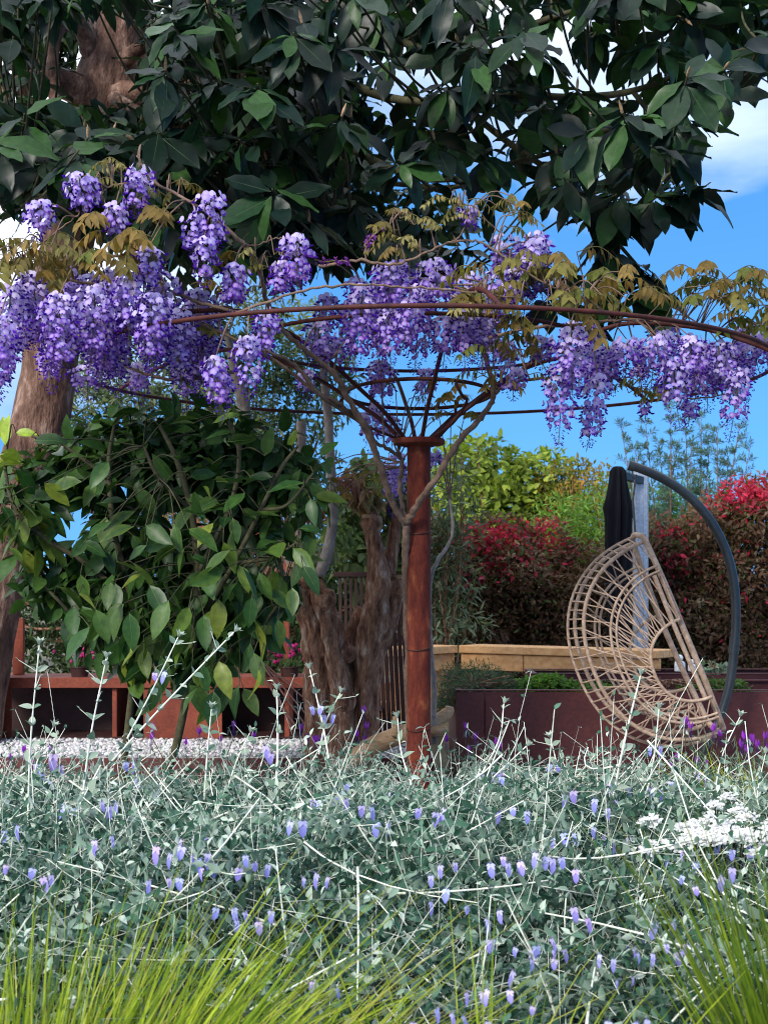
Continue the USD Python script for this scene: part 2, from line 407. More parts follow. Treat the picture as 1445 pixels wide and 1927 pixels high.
# ---- far trees and hedges
SMALL = leaf(4, 0.45); NARROW = leaf(4, 0.2); ROUND = leaf(4, 0.6)
d = 17.0
sp = [(*at(x, y, d + dz), r, r, r * 0.85) for x, y, dz, r in ((900, 890, 0, .55), (960, 930, .4, .6), (1020, 900, .2, .45), (860, 950, .5, .6), (905, 990, 0, .6), (990, 990, .3, .6), (930, 1080, 0, .9), (1000, 1100, .3, .8), (875, 870, .6, .4))]
bush("green_tree", "bright yellow-green leafy tree behind the hedge, right of the post", "tree", (at(940, 1102, d)[0], d, 0), sp, 9000, 0.11, [(.07, .10, .012), (.12, .17, .02), (.20, .26, .03), (.27, .32, .05)], 21, LEAF_SOFT, r0=.05, lt=ROUND)
sp = [(*at(x, y, d + dz), r, r, r * 0.8) for x, y, dz, r in ((1075, 920, 0, .45), (1110, 930, .2, .5), (1040, 950, .2, .45), (1090, 1000, 0, .6), (1070, 1080, 0, .8))]
bush("bronze_shrub", "round shrub with orange-bronze new growth left of the closed umbrella", "shrub", (at(1080, 1102, d)[0], d, 0), sp, 7000, 0.075, [(.09, .085, .015), (.16, .13, .02), (.26, .17, .03), (.32, .15, .03)], 22, LEAF_SOFT, r0=.04)
d = 15.0
sp = [(*at(x, y, d + dz), r, r, r * 1.0) for x, y, dz, r in ((1050, 975, 0, .3), (1100, 985, .3, .35), (1150, 960, .2, .4), (1210, 960, .1, .4), (1265, 975, .2, .38), (1310, 960, .3, .4), (1340, 990, .1, .4), (1160, 1030, 0, .55), (1240, 1030, 0, .55), (1080, 1040, .2, .5), (1320, 1040, .2, .5), (1200, 1120, 0, .6), (1110, 1120, 0, .5), (1290, 1120, 0, .5))]
bush("bamboo_clump", "fine-leaved green bamboo clump behind the closed umbrella", "bamboo", (at(1190, 1102, d)[0], d, 0), sp, 17000, 0.085, [(.05, .11, .015), (.08, .17, .025), (.13, .24, .035)], 23, LEAF_SOFT, r0=.012, lt=NARROW, nst=60, droop=.5)
# wispy shrub against the sky
d = 14.3
wt = Thing("wispy_shrub", "thin wispy blue-green shrub whose sprays stand against the sky at right", "shrub", (at(1280, 1102, d)[0], d, 0))
r = np.random.default_rng(24); st = MB(); lv = []
for (tx, ty, bx) in ((1170, 810, 1230), (1215, 800, 1240), (1262, 775, 1255), (1290, 800, 1270), (1320, 790, 1285), (1350, 815, 1300), (1390, 810, 1310), (1410, 850, 1330), (1195, 850, 1240), (1240, 840, 1250), (1300, 850, 1280), (1370, 860, 1310), (1335, 840, 1300), (1270, 850, 1270)):
    e = at(tx, ty, d + r.uniform(-.3, .3)); b = np.array([at(bx, 1102, d)[0], d, 0.05])
    q = spline([b, b * .5 + e * .5 + r.normal(0, .05, 3) + np.array([0, 0, .1]), e], 10)
    st.add(tube(q, np.linspace(.016, .003, len(q)), 4))
    for i in range(9, len(q)):
        for s in range(3):
            dr = unit(np.array([r.uniform(-1, 1), r.uniform(-.6, .6), r.uniform(.3, 1.1)])); L = r.uniform(.1, .24) * (1.15 - i / len(q) * .6)
            q2 = spline([q[i], q[i] + dr * L * .5 + np.array([0, 0, .01]), q[i] + dr * L + np.array([0, 0, -.01])], 5)
            st.add(tube(q2, np.linspace(.003, .0015, len(q2)), 3))
            for m in range(2, len(q2)):
                for side in (-1, 1):
                    lv.append((q2[m], unit(dr + side * np.cross(dr, (0, 1, 0)) * .9 + r.normal(0, .3, 3))))
P = np.array([x[0] for x in lv]); D = np.array([x[1] for x in lv])
X, Y, Z = frames(D, np.tile([0, -.6, .8], (len(D), 1)) + r.normal(0, .3, D.shape))
wt.part("sprays", scatter(NARROW, P, X, Y, Z, r.uniform(.035, .065, len(P)), np.array([.06, .12, .09]) * r.uniform(.7, 1.3, (len(P), 1))), LEAF_SOFT, kind="stuff")
wt.part("stems", st.get()[:2], TWIG, smooth=True)


def hedge(name, label, x0, x1, d, ytop, seed, n, redspots, ybot=1300):
    r = np.random.default_rng(seed)
    sp = []
    for x in np.arange(x0, x1, 34):
        yt = np.interp(x, [p[0] for p in ytop], [p[1] for p in ytop])
        for y in np.arange(yt + 30, ybot, 42):
            a = r.uniform(.16, .26); sp.append((*at(x + r.uniform(-12, 12), y + r.uniform(-12, 12), d + r.uniform(0, .5)), a, a, a))
    t = Thing(name, label, "hedge", (at((x0 + x1) / 2, 1102, d)[0], d, 0))
    c, P, k = cloud(int(n * 1.5), sp, 0.058, [(.042, .022, .014), (.075, .045, .024), (.12, .06, .038), (.17, .11, .07), (.28, .22, .15)], seed, SMALL, .5, .3)
    px = CX + P[:, 0] / P[:, 1] * F; py = HY - (P[:, 2] - CH) / P[:, 1] * F
    C = np.array(c[2]).reshape(len(P), -1, 3)
    for (sx, sy, sa, sb, pr) in redspots:
        near = ((px - sx) / sa) ** 2 + ((py - sy) / sb) ** 2
        hit = r.random(len(P)) < pr * np.exp(-near)
        C[hit] = (np.array([.50, .026, .075]) * r.uniform(.4, 1.2, (hit.sum(), 1)))[:, None]
    gr = r.random(len(P)) < .10
    C[gr] = (np.array([.06, .085, .02]) * r.uniform(.6, 1.4, (gr.sum(), 1)))[:, None]
    t.part("foliage", (c[0], c[1], C.reshape(-1, 3)), LEAF_SOFT, kind="stuff")
    mb = MB()
    for x in np.arange(x0 + 15, x1, 40):
        b = at(x, 1102, d + .25); b[2] = 0; e = at(x + r.uniform(-40, 40), 1090, d + .25)
        q = spline([b, b * .5 + e * .5 + r.normal(0, .04, 3), e], 5); mb.add(tube(q, np.linspace(.022, .01, len(q)), 5))
        for _ in range(3):
            i = r.integers(2, len(q)); e2 = q[i] + np.array([r.uniform(-.3, .3), r.uniform(-.2, .1), r.uniform(.1, .5)]); mb.add(tube(np.array([q[i], (q[i] + e2) / 2 + .03, e2]), [.01, .007, .004], 4))
    t.part("stems", mb.get()[:2], BARK_BROWN, smooth=True)
    return t


hedge("photinia_hedge", "dark brown hedge with a scarlet top just right of the rusted post", 790, 1150, 12.5, [(790, 960), (860, 985), (1040, 1000), (1100, 1040), (1150, 1075)], 31, 26000,
      [(915, 1008, 58, 20, 1.6), (1030, 1003, 22, 30, 1.4), (930, 1062, 50, 20, .35), (890, 1088, 26, 20, .35), (1050, 1040, 40, 24, .2), (985, 1040, 50, 40, .12)])
hedge("photinia_hedge", "tall dark hedge with crimson tips at the right edge behind the hanging chair's stand", 1150, 1520, 12.2, [(1150, 1060), (1230, 1010), (1270, 985), (1330, 940), (1400, 912), (1520, 900)], 32, 30000,
      [(1400, 926, 74, 24, 1.5), (1265, 1000, 30, 14, .5), (1275, 1055, 28, 26, .4), (1370, 955, 60, 22, .2), (1430, 1100, 60, 90, .06), (1250, 1100, 80, 60, .08)])
# greyish spiky-leaved bush between the post and the hedge
d = 11.8
sp = [(*at(x, y, d), r_, r_, r_) for x, y, r_ in ((845, 900, .22), (850, 960, .25), (870, 1000, .2), (830, 1030, .25), (840, 1090, .3), (820, 1150, .3), (865, 1180, .25))]
bush("grey_leaved_shrub", "slender grey-green shrub just right of the rusted post's upper half", "shrub", (at(840, 1102, d)[0], d, 0), sp, 1800, .09, [(.05, .07, .04), (.10, .14, .09), (.18, .22, .14)], 33, LEAF_SOFT, lt=NARROW, nst=14, r0=.014)

# ---- left background
d = 10.6
sp = [(*at(x, y, d + dz), r_, r_ * .8, r_ * .85) for x, y, dz, r_ in ((165, 770, .3, .24), (140, 850, .4, .24), (190, 860, .3, .25), (240, 640, .5, .25), (150, 690, .5, .2), (300, 700, .3, .3), (400, 690, .4, .3), (500, 680, .4, .3), (210, 800, .3, .3), (190, 700, .4, .25), (620, 700, .3, .25), (340, 620, .5, .3), (460, 600, .5, .3), (560, 610, .5, .25), (300, 800, 0, .3), (380, 770, .2, .28), (450, 790, 0, .3), (520, 750, .2, .27), (560, 700, .1, .22), (600, 780, .1, .22), (350, 860, .1, .3), (430, 870, 0, .3), (530, 850, 0, .27), (590, 860, .2, .2), (250, 740, .1, .22), (480, 930, .1, .3), (560, 960, .1, .28), (340, 950, .2, .25), (610, 930, .1, .2))]
bush("olive_tree", "grey-green small-leaved tree behind the citrus and the pollarded trunk", "tree", (at(440, 1102, d)[0], d, .16), sp, 14500, .075, [(.022, .034, .018), (.035, .05, .025), (.07, .10, .05), (.14, .18, .10), (.26, .30, .19), (.30, .33, .05)], 41, LEAF_SOFT, lt=leaf(4, .26), nst=40, r0=.03)
d = 13.0
sp = [(*at(x + r_ * 3, y, d + (x % 7) * .07), r_, r_, r_) for x, y, r_ in ((200, 1080, .4), (290, 1060, .4), (390, 1040, .45), (480, 1060, .4), (560, 1050, .4), (620, 1090, .35), (150, 1150, .45), (250, 1170, .45), (350, 1170, .5), (450, 1170, .5), (550, 1170, .5), (650, 1160, .4), (40, 1160, .4), (-60, 1100, .5), (60, 1230, .4), (180, 1240, .4), (300, 1250, .4), (420, 1250, .4), (540, 1250, .4), (640, 1240, .4), (700, 1100, .3), (720, 1180, .35), (780, 1160, .4), (-120, 1000, .5))]
bush("green_hedge", "dark green hedge far behind the citrus and the planter shelf", "hedge", (at(330, 1102, d)[0], d, .0), sp, 22000, .075, [(.012, .022, .008), (.022, .042, .014), (.04, .07, .022), (.075, .115, .04)], 42, LEAF_SOFT, nst=60, r0=.03)
d = 12.0
sp = [(*at(x, y, d), r_, r_, r_) for x, y, r_ in ((655, 990, .16), (690, 960, .2), (650, 1020, .2), (670, 1060, .22), (720, 1040, .2), (760, 1000, .2), (740, 930, .18), (690, 890, .15), (770, 930, .16), (750, 1090, .25))]
bush("broadleaf_shrub", "mid-green shrub seen between the pollarded trunk and the post", "shrub", (at(700, 1102, d)[0], d, 0), sp, 1500, .12, [(.05, .07, .03), (.09, .13, .05), (.16, .2, .08)], 43, LEAF_SOFT, nst=14, r0=.015, lt=ROUND)
# outer screens of trees that close the garden to the sides and behind the hedges
for k, (x, y_, h) in enumerate(((-9, 15, 1.6), (-6.5, 19, 1.5), (-1.5, 21, 1.3), (3, 22, 1.4), (8.5, 18, 1.6), (11, 14, 1.7), (-12, 10, 1.8), (12, 8, 1.6))):
    lab = ["dense green tree far off beyond the left edge", "low green tree far behind the citrus", "low distant tree in line with the pollarded trunk", "low distant tree in line with the bronze shrub", "distant tree behind the right-hand hedge", "dense tree beyond the right edge of the view",
           "wide tree far to the left", "wide tree far to the right"][k]
    bush("distant_tree", lab, "tree", (x, y_, 0), lumps((x, y_, h * .62), (1.3, .6, h * .35), 12, .5, .85, 50 + k), 3500, .2, [(.025, .04, .012), (.05, .08, .02), (.09, .12, .03)], 60 + k, LEAF_SOFT, nst=12, r0=.06)

# ---------------------------------------------------------------- planters, bench, shelf
def open_box(name, label, x0, x1, y0, y1, h, z0=0.0, seams=()):
    """A raised planter of sheet steel: four walls with a folded rim, soil inside, panel joints on the front."""
    t = Thing(name, label, "planter", ((x0 + x1) / 2, (y0 + y1) / 2, z0))
    xs = [x0, *seams, x1]
    for a, b in zip(xs[:-1], xs[1:]):
        t.part("front_panel", box(((a + b) / 2, y0 + .004, z0 + h / 2 - .004), (b - a - .004, .008, h - .008), ch=.002), CORTEN, smooth=False)
    t.part("side_panel", box((x0 + .004, (y0 + y1) / 2 + .006, z0 + h / 2 - .004), (.008, y1 - y0 - .012, h - .008), ch=.002), CORTEN, smooth=False)
    t.part("side_panel", box((x1 - .004, (y0 + y1) / 2 + .006, z0 + h / 2 - .004), (.008, y1 - y0 - .012, h - .008), ch=.002), CORTEN, smooth=False)
    t.part("back_panel", box(((x0 + x1) / 2, y1 + .004, z0 + h / 2 - .004), (x1 - x0, .008, h - .008), ch=.002), CORTEN, smooth=False)
    rim = MB()
    rim.add(box(((x0 + x1) / 2, y0 + .016, z0 + h), (x1 - x0 + .004, .04, .006), ch=.002)); rim.add(box(((x0 + x1) / 2, y1 - .01, z0 + h), (x1 - x0 + .004, .04, .006), ch=.002))
    rim.add(box((x0 + .016, (y0 + y1) / 2, z0 + h + .001), (.036, y1 - y0 - .07, .006), ch=.002)); rim.add(box((x1 - .016, (y0 + y1) / 2, z0 + h + .001), (.036, y1 - y0 - .07, .006), ch=.002))
    t.part("rim", rim.get()[:2], CORTEN, smooth=False)
    t.part("soil", sheet(x0 + .01, x1 - .01, y0 + .012, y1 - .002, z0 + h - .05, .012, .07, 7), SOIL, smooth=True)
    return t


D1 = 7.9
open_box("steel_planter", "long dark rusted steel planter in front, behind the hanging chair", at(858, 0, D1)[0], 3.6, D1, 8.75, .542, seams=(at(912, 0, D1)[0], at(1250, 0, D1)[0] + .25))
open_box("steel_planter", "second rusted steel planter standing behind the front one, by the timber bench", .93, 4.2, 9.0, 9.5, .566, seams=(2.2, 3.4))

TB = Thing("timber_bench", "pale new timber corner bench behind the steel planter", "bench", (.8, 10.2, 0))
c0, c1, c2 = at(862, 1222, 10.6), at(1238, 1246, 9.72), at(690, 1246, 9.75)
zt = .65
for a, b in ((c0, c1), (c2, c0)):
    a, b = a.copy(), b.copy(); a[2] = b[2] = zt
    nrm = unit(np.cross(b - a, (0, 0, 1))); nrm = nrm if nrm[1] > 0 else -nrm
    for j in range(3):
        o = nrm * (.05 + .105 * j); sh = unit(b - a) * .004
        TB.part("cap_board", bar(a + o + sh, b + o - sh, .1, .055, ch=.004), TIMBER, smooth=False)
    for j in range(1):
        o = np.array([0, 0, -.030 - .062 - .122 * j]) + nrm * .045
        n_ = 3
        for m in range(n_):
            p, q = a + (b - a) * (m / n_), a + (b - a) * ((m + 1) / n_)
            TB.part("fascia_board", bar(p + o + unit(b - a) * .006, q + o - unit(b - a) * .003, .118, .03, ref=nrm, ch=.003), TIMBER, smooth=False)
    for m in (.1, .5, .9):
        p = a + (b - a) * m + nrm * .14
        TB.part("leg", box((p[0], p[1], (zt - .025) / 2), (.09, .09, zt - .05), math.atan2((b - a)[1], (b - a)[0])), TIMBER, smooth=False)
    # dark back boards that close the bench underneath
    for j in range(2):
        o = nrm * .3 + np.array([0, 0, -.30 - .14 * j])
        TB.part("back_board", bar(a + o, b + o, .13, .025, ref=nrm), TIMBER, smooth=False)

# planting on and in the planters
d = 8.15
ros = [(*at(x, y, d + dz), r_, r_, r_ * .8) for x, y, dz, r_ in ((850, 1285, .1, .10), (890, 1280, .05, .11), (925, 1282, .1, .10), (955, 1290, .0, .085), (845, 1312, -.15, .08), (835, 1335, -.1, .06), (870, 1300, -.1, .09), (905, 1270, .3, .11), (860, 1270, .3, .10), (826, 1320, .1, .07))]
bush("rosemary_plant", "trailing grey-green rosemary at the planter's left end beside the post", "plant", (at(890, 0, d)[0], d, .5), ros, 5200, .034, [(.03, .055, .035), (.06, .10, .06), (.10, .15, .10)], 71, LEAF_SOFT, lt=leaf(3, .16), nst=40, r0=.005, shell=.4)
par = [(*at(x, y, 8.2 + dz), .085, .085, .05) for x, y, dz in ((985, 1294, 0), (1010, 1290, .1), (1040, 1288, 0), (1062, 1294, .1), (1025, 1284, .2))]
bush("parsley_plant", "bright green parsley mound in the front planter", "plant", (at(1025, 0, 8.2)[0], 8.2, .5), par, 2600, .03, [(.05, .12, .015), (.09, .2, .025), (.14, .28, .04)], 72, LEAF_SOFT, lt=ROUND, nst=25, r0=.003, shell=.3)
par = [(*at(x, y, 8.25 + dz), .09, .09, .055) for x, y, dz in ((1105, 1302, 0), (1135, 1300, .1), (1330, 1296, 0), (1360, 1294, .1), (1385, 1298, .05), (1300, 1300, .1))]
bush("herb_plant", "low green herbs in the front planter behind the hanging chair", "plant", (at(1250, 0, 8.25)[0], 8.25, .5), par, 1500, .03, [(.03, .06, .015), (.06, .12, .02), (.1, .18, .04)], 73, LEAF_SOFT, lt=ROUND, nst=20, r0=.003, shell=.3)
suc = [(*at(x, 1262, 9.2), .05, .05, .045) for x in (1325, 1345, 1365)]
bush("succulent_plant", "small pale grey-green succulent on the rear planter beside the stand", "plant", (at(1340, 0, 9.2)[0], 9.2, .55), suc, 240, .05, [(.14, .2, .15), (.22, .3, .24)], 74, LEAF_SOFT, lt=leaf(4, .4), nst=8, r0=.004)

for nm, px, py, hgt, w, lab in (("white_ornament", 1279, 1268, .105, .034, "small white glazed ornament with a round knob on the rear planter, the taller one"), ("white_ornament", 1302, 1268, .075, .026, "smaller white glazed ornament half behind the chair's straight cane")):
    b = at(px, py, 9.16); b[2] = .57
    o = Thing(nm, lab, "ornament", b)
    prof = np.array([(0, 0), (w * .8, 0), (w, .004), (w, hgt * .52), (w * .8, hgt * .6), (w * .42, hgt * .66)])
    o.part("body", tuple(np.array(x) for x in (lambda m: (m.vertices + b, m.faces))(trimesh.creation.revolve(np.vstack([prof, [(0, hgt * .66)]]), sections=20))), WHITE, smooth=40)
    s = trimesh.creation.icosphere(2, w * .62); s.apply_translation(b + np.array([0, 0, hgt * .83])); o.part("knob", (np.array(s.vertices), np.array(s.faces)), WHITE, smooth=True)

# corten shelf unit at left
SH = Thing("plant_shelf", "red-brown rusted steel plant shelf with dark openings behind the citrus", "shelf", (at(260, 0, 8.9)[0], 8.9, .165))
ds = 8.9
def P_(px, py, d=ds): return at(px, py, d)
z0, zs = .168, at(0, 1277, ds)[2]
xa, xb = at(-60, 0, ds)[0], at(572, 0, ds)[0]
SH.part("shelf_board", box(((xa + xb) / 2, ds + .2, zs), (xb - xa, .44, .012), ch=.003), CORTEN_RED, smooth=False)
SH.part("front_lip", box(((xa + xb) / 2, ds - .017, zs - .026), (xb - xa, .01, .064), ch=.003), CORTEN_RED, smooth=False)
SH.part("back_panel", box(((xa + xb) / 2, ds + .425, (z0 + zs) / 2 - .02), (xb - xa, .008, zs - z0 - .05), ch=.003), DARK_STEEL, smooth=False)
SH.part("base_board", box(((xa + xb) / 2, ds + .2, z0 + .008), (xb - xa, .4, .008), ch=.003), DARK_STEEL, smooth=False)
for x0_, x1_, lab in ((270, 418, "solid middle panel"), (-60, 22, "broad left upright")):
    a, b = P_(x0_, 0)[0], P_(x1_, 0)[0]
    SH.part("front_panel", box(((a + b) / 2, ds + .004, (z0 + zs - .06) / 2), (b - a, .01, zs - z0 - .062), ch=.003), CORTEN_RED, smooth=False, label=lab)
for px in (215, 540):
    SH.part("divider", box((P_(px, 0)[0], ds + .2, (z0 + zs - .06) / 2), (.03, .38, zs - z0 - .062), ch=.003), CORTEN_RED, smooth=False)
for px, py in ((12, 1165), (292, 1045), (533, 1012)):
    zt_ = P_(0, py)[2]; SH.part("upright", box((P_(px, 0)[0], ds + .30, (zs + zt_) / 2 + .004), (.038 if px > 100 else .07, .04, zt_ - zs - .008), ch=.003), CORTEN_RED, smooth=False)
zr = P_(0, 1005)[2]; a, b = P_(250, 0)[0], P_(575, 0)[0]
SH.part("top_rail", box(((a + b) / 2, ds + .30, zr + .012), (b - a, .05, .03), ch=.003), CORTEN_RED, smooth=False)
a, b = P_(302, 0)[0], P_(338, 0)[0]
SH.part("back_plate", bar((a + .03, ds + .34, zs + .01), (a + .05, ds + .38, P_(0, 1110)[2]), .14, .006, ref=(0, -1, 0)), CORTEN_RED, smooth=False, label="tall narrow plate leaning behind the shelf")
a, b = P_(150, 0)[0], P_(270, 0)[0]

# pink thrift in pots on the shelf
for i, (px, n, lab) in enumerate(((150, 26, "pot of pink globe flowers at the shelf's left part"), (500, 24, "pale and pink globe flowers on the shelf right of the citrus foliage"), (545, 24, "deep magenta globe flowers at the shelf's right end by the pollarded trunk"))):
    b = P_(px, 0, 8.98); b[2] = zs + .006
    t = Thing("thrift_plant", lab, "plant", b, "pots of pink flowers on the rusted shelf")
    pot = trimesh.creation.revolve(np.array([(0, 0), (.05, 0), (.06, .055), (.066, .056), (.066, .066), (.055, .066), (.05, .05), (0, .05)]), sections=20)
    t.part("pot", (np.array(pot.vertices) + b, np.array(pot.faces)), DARK_STEEL, smooth=30)
    r = np.random.default_rng(80 + i); st = MB()
    for k in range(n):
        e = b + np.array([r.normal(0, .055), r.normal(0, .04), r.uniform(.09, .2)]); q = spline([b + np.array([r.normal(0, .02), r.normal(0, .02), .05]), (b + e) / 2 + np.array([0, 0, .03]), e], 4)
        st.add(tube(q, .0022, 4))
        s = trimesh.creation.icosphere(1, r.uniform(.009, .014)); v = np.array(s.vertices) * (1 + .25 * r.normal(size=(len(s.vertices), 1))) + e
        pale = i == 1 and r.random() < .4
        c = np.array([.62, .42, .48]) if pale else np.array([.52, .05, .22]) if i != 2 else np.array([.42, .018, .16])
        t.part("flower_head", (v, np.array(s.faces), np.tile(c * r.uniform(.7, 1.2), (len(v), 1))), PETAL, smooth=True)
    t.part("stems", st.get()[:2], TWIG_DARK, smooth=True, kind="stuff")
    n = 160; Pp = b + np.stack([r.normal(0, .03, n), r.normal(0, .03, n), np.full(n, .052)], 1); Dd = unit(np.stack([r.normal(0, .6, n), r.normal(0, .6, n), np.ones(n)], 1)); X, Y, Z = frames(Dd, r.normal(size=(n, 3)))
    t.part("leaves", scatter(leaf(3, .1), Pp, X, Y, Z, r.uniform(.05, .09, n), np.array([.06, .11, .04]) * r.uniform(.7, 1.3, (n, 1))), LEAF_SOFT, kind="stuff")

# leaning stakes beside the pollarded trunk
t = Thing("plant_stakes", "bundle of thin dark stakes leaning at the shelf's right end", "stakes", (at(530, 0, 8.6)[0], 8.6, .17))
for i, (x0_, y0_, x1_, y1_, w) in enumerate(((470, 1235, 560, 1372, .006), (480, 1232, 575, 1365, .006), (488, 1240, 585, 1355, .005), (497, 1248, 590, 1330, .004), (505, 1262, 600, 1310, .004), (484, 1250, 555, 1378, .006))):
    a, b = P_(x0_, y0_, 8.72 + .03 * i), P_(x1_, y1_, 8.5 + .03 * i); b[2] = max(b[2], .18)
    t.part("stake", tube(np.array([a, (a + b) / 2, b]), w, 6), WIRE, smooth=True)

# dark slatted garden chair behind the pollarded trunk
SC = Thing("slatted_chair", "dark brown-black steel slatted chair behind the pollarded trunk", "chair", (at(690, 0, 8.6)[0], 8.6, .17))
for i in range(8):
    px = 640 + i * 10
    SC.part("slat", bar(P_(px, 1086, 8.75), P_(px + 2, 1330, 8.60), .018, .006, ref=(0, -1, 0)), DARK_STEEL, smooth=False)
SC.part("top_rail", bar(P_(628, 1081, 8.75), P_(722, 1081, 8.75), .04, .03, ref=(0, 0, 1)), DARK_STEEL, smooth=False)
for i in range(7):
    a, b = P_(702 + i * 9, 1092 + i * 3, 8.72 - i * .045), P_(716 + i * 9, 1392, 8.5 - i * .045); b[2] = max(b[2], .19)
    SC.part("side_slat", bar(a, b, .024, .008, ref=(0, -1, 0)), DARK_STEEL, smooth=False)
SC.part("side_rail", bar(P_(698, 1090, 8.73), P_(768, 1112, 8.42), .03, .025), DARK_STEEL, smooth=False)
a, b = P_(640, 1330, 8.6), P_(712, 1330, 8.6); SC.part("seat", bar(a + np.array([.13, -.2, 0]), b + np.array([.02, -.2, 0]), .4, .02), DARK_STEEL, smooth=False)
for px in (645, 705):
    a = P_(px, 1330, 8.55); SC.part("leg", bar(a, (a[0], a[1], .17), .03, .03, ref=(0, 1, 0)), DARK_STEEL, smooth=False)

# ---------------------------------------------------------------- cantilever umbrella, folded
du = 11.2
U = Thing("cantilever_umbrella", "folded black garden umbrella beside its pale aluminium mast", "umbrella", (at(1205, 0, du + .35)[0], du + .35, 0))
mx = at(1205, 0, du + .35)[0]; ztop = at(0, 884, du + .35)[2]
mast = box((mx, du + .35, ztop / 2), (.115, .09, ztop), ch=.012)
U.part("mast", mast, ALU, smooth=False)
for sx in (-1, 1):
    U.part("mast_groove", box((mx + sx * .022, du + .302, ztop / 2), (.012, .008, ztop - .02), ch=.003), ALU, smooth=False)
U.part("mast_cap", box((mx, du + .35, ztop + .012), (.125, .1, .022), ch=.006), ALU, smooth=False)
c = at(1162, 1100, du); prof = [(880, .05), (886, .075), (905, .09), (935, .12), (955, .145), (975, .135), (1010, .128), (1060, .118), (1110, .112), (1160, .108), (1210, .10), (1245, .085), (1262, .05)]
sides = 48; V = []
for i, (py, rr) in enumerate(prof):
    z = at(0, py, du)[2]
    for k in range(sides):
        a = k / sides * 2 * math.pi
        rad = rr * (.86 + .26 * math.cos(8 * a + .22 * i) + .08 * math.sin(13 * a + .7 * i)) * (1 + .05 * math.sin(i * 2.1 + 2 * a))
        V.append((c[0] + rad * .74 * math.cos(a), du + rad * .74 * math.sin(a), z + .01 * math.sin(8 * a)))
V += [(c[0], du, at(0, 877, du)[2]), (c[0], du, at(0, 1262, du)[2])]
Fc = []
for i in range(len(prof) - 1):
    for k in range(sides):
        a, b = i * sides + k, i * sides + (k + 1) % sides; Fc += [(a, a + sides, b), (b, a + sides, b + sides)]
for k in range(sides):
    Fc += [(len(V) - 2, k, (k + 1) % sides), (len(V) - 1, (len(prof) - 1) * sides + (k + 1) % sides, (len(prof) - 1) * sides + k)]
U.part("canopy", (np.array(V), np.array(Fc)), CLOTH, smooth=50)
zz = at(0, 1100, du)[2]; ring_ = np.array([(c[0] + .088 * math.cos(a), du + .088 * math.sin(a), zz) for a in np.linspace(0, 2 * math.pi, 24, endpoint=False)])
U.part("strap", tube(ring_, .012, 6, closed=True), CLOTH, smooth=True)
U.part("centre_pole", tube(np.array([(c[0], du, .95), (c[0], du, at(0, 1255, du)[2])]), .022, 12), ALU, smooth=30)
U.part("arm", bar((mx, du + .31, ztop - .09), (c[0], du + .05, at(0, 884, du)[2] - .03), .05, .06), STEEL_DARK, smooth=False)
U.part("base_plate", box((mx, du + .35, .03), (.7, .7, .06), ch=.01), DARK_STEEL, smooth=False)

# ---------------------------------------------------------------- hanging chair and its stand
dst = 7.62
ST = Thing("hanging_chair_stand", "dark curved tube stand of the hanging rattan chair", "chair stand", (at(1320, 0, dst)[0], dst, 0))
arc = np.array([at(x, y, dst) for x, y in ((1186, 876), (1203, 881), (1232, 893), (1270, 914), (1308, 945), (1340, 985), (1364, 1032), (1378, 1080), (1384, 1130), (1384, 1185), (1379, 1245), (1370, 1300), (1352, 1358), (1330, 1400), (1312, 1440), (1304, 1485))])
ST.part("arched_tube", tube(spline(arc, 6), .0245, 14), STEEL_DARK, smooth=50)
ST.part("tube_cap", tube(np.array([arc[0] - unit(arc[1] - arc[0]) * .012, arc[0] + unit(arc[1] - arc[0]) * .02]), .027, 14), STEEL_DARK, smooth=40)
ST.part("joint_sleeve", tube(spline(arc[9:11], 4)[1:4], .028, 14), STEEL_DARK, smooth=40)
fb = arc[-1].copy(); fb[2] = .03
for a in (-.5, 1.1, 2.6, 4.1):
    ST.part("foot", tube(np.array([fb + np.array([0, 0, .02]), fb + np.array([.3 * math.cos(a), .3 * math.sin(a) * .55, .012]), fb + np.array([.55 * math.cos(a), .55 * math.sin(a) * .45, -.002])]), .02, 10), STEEL_DARK, smooth=40)
ST.part("hook", tube(spline([arc[0] + (.012, 0, -.02), arc[0] + (.012, 0, -.06), arc[0] + (.03, 0, -.075), arc[0] + (.032, 0, -.05)], 5), .005, 8), STEEL_DARK, smooth=True)

dc = 7.42
Mx, Mz = 1268.0, 1190.0
uu = np.array([.378, .926]); vv_ = np.array([-.926, .378])
def chair_pt(u, v, dy):
    p = np.array([Mx, Mz]) + u * uu + v * vv_
    w = at(p[0], p[1], dc); return w + np.array([0, dy, 0])
def arc_pts(u0, a, b, dy, ex=2.25, n=40, t0=0.0, t1=math.pi):
    t = np.linspace(t0, t1, n)
    cs, sn = np.cos(t), np.sin(t)
    return np.array([chair_pt(u0 - a * np.sign(c_) * abs(c_) ** (2 / ex), b * abs(s_) ** (2 / ex), dy) for c_, s_ in zip(cs, sn)])
HC = Thing("hanging_chair", "tan rattan egg chair with fan-shaped sides hanging from the dark curved stand", "hanging chair", chair_pt(60, 190, 0))
A1 = {0: (8, 203, 197)}; SPEC = {"outer": (8, 203, 197, .0), "second": (6, 188, 174, .17), "third": (14, 148, 134, .27), "hole": (46, 76, 80, .30)}
arcs = {}
for key, (u0, a, b, off) in SPEC.items():
    for s in ((0,) if key == "outer" else (-1, 1)):
        arcs[key, s] = arc_pts(u0, a, b, s * off)
        HC.part(key + "_hoop" if key != "hole" else "arm_hole_hoop", tube(arcs[key, s], {"outer": .0075, "second": .0105, "third": .007, "hole": .0085}[key], 8), RATTAN, smooth=True)
        if key == "third":
            HC.part("binding_hoop", tube(arc_pts(u0 + 1, a - 9, b - 9, s * (off + .012)), .006, 8), RATTAN, smooth=True)
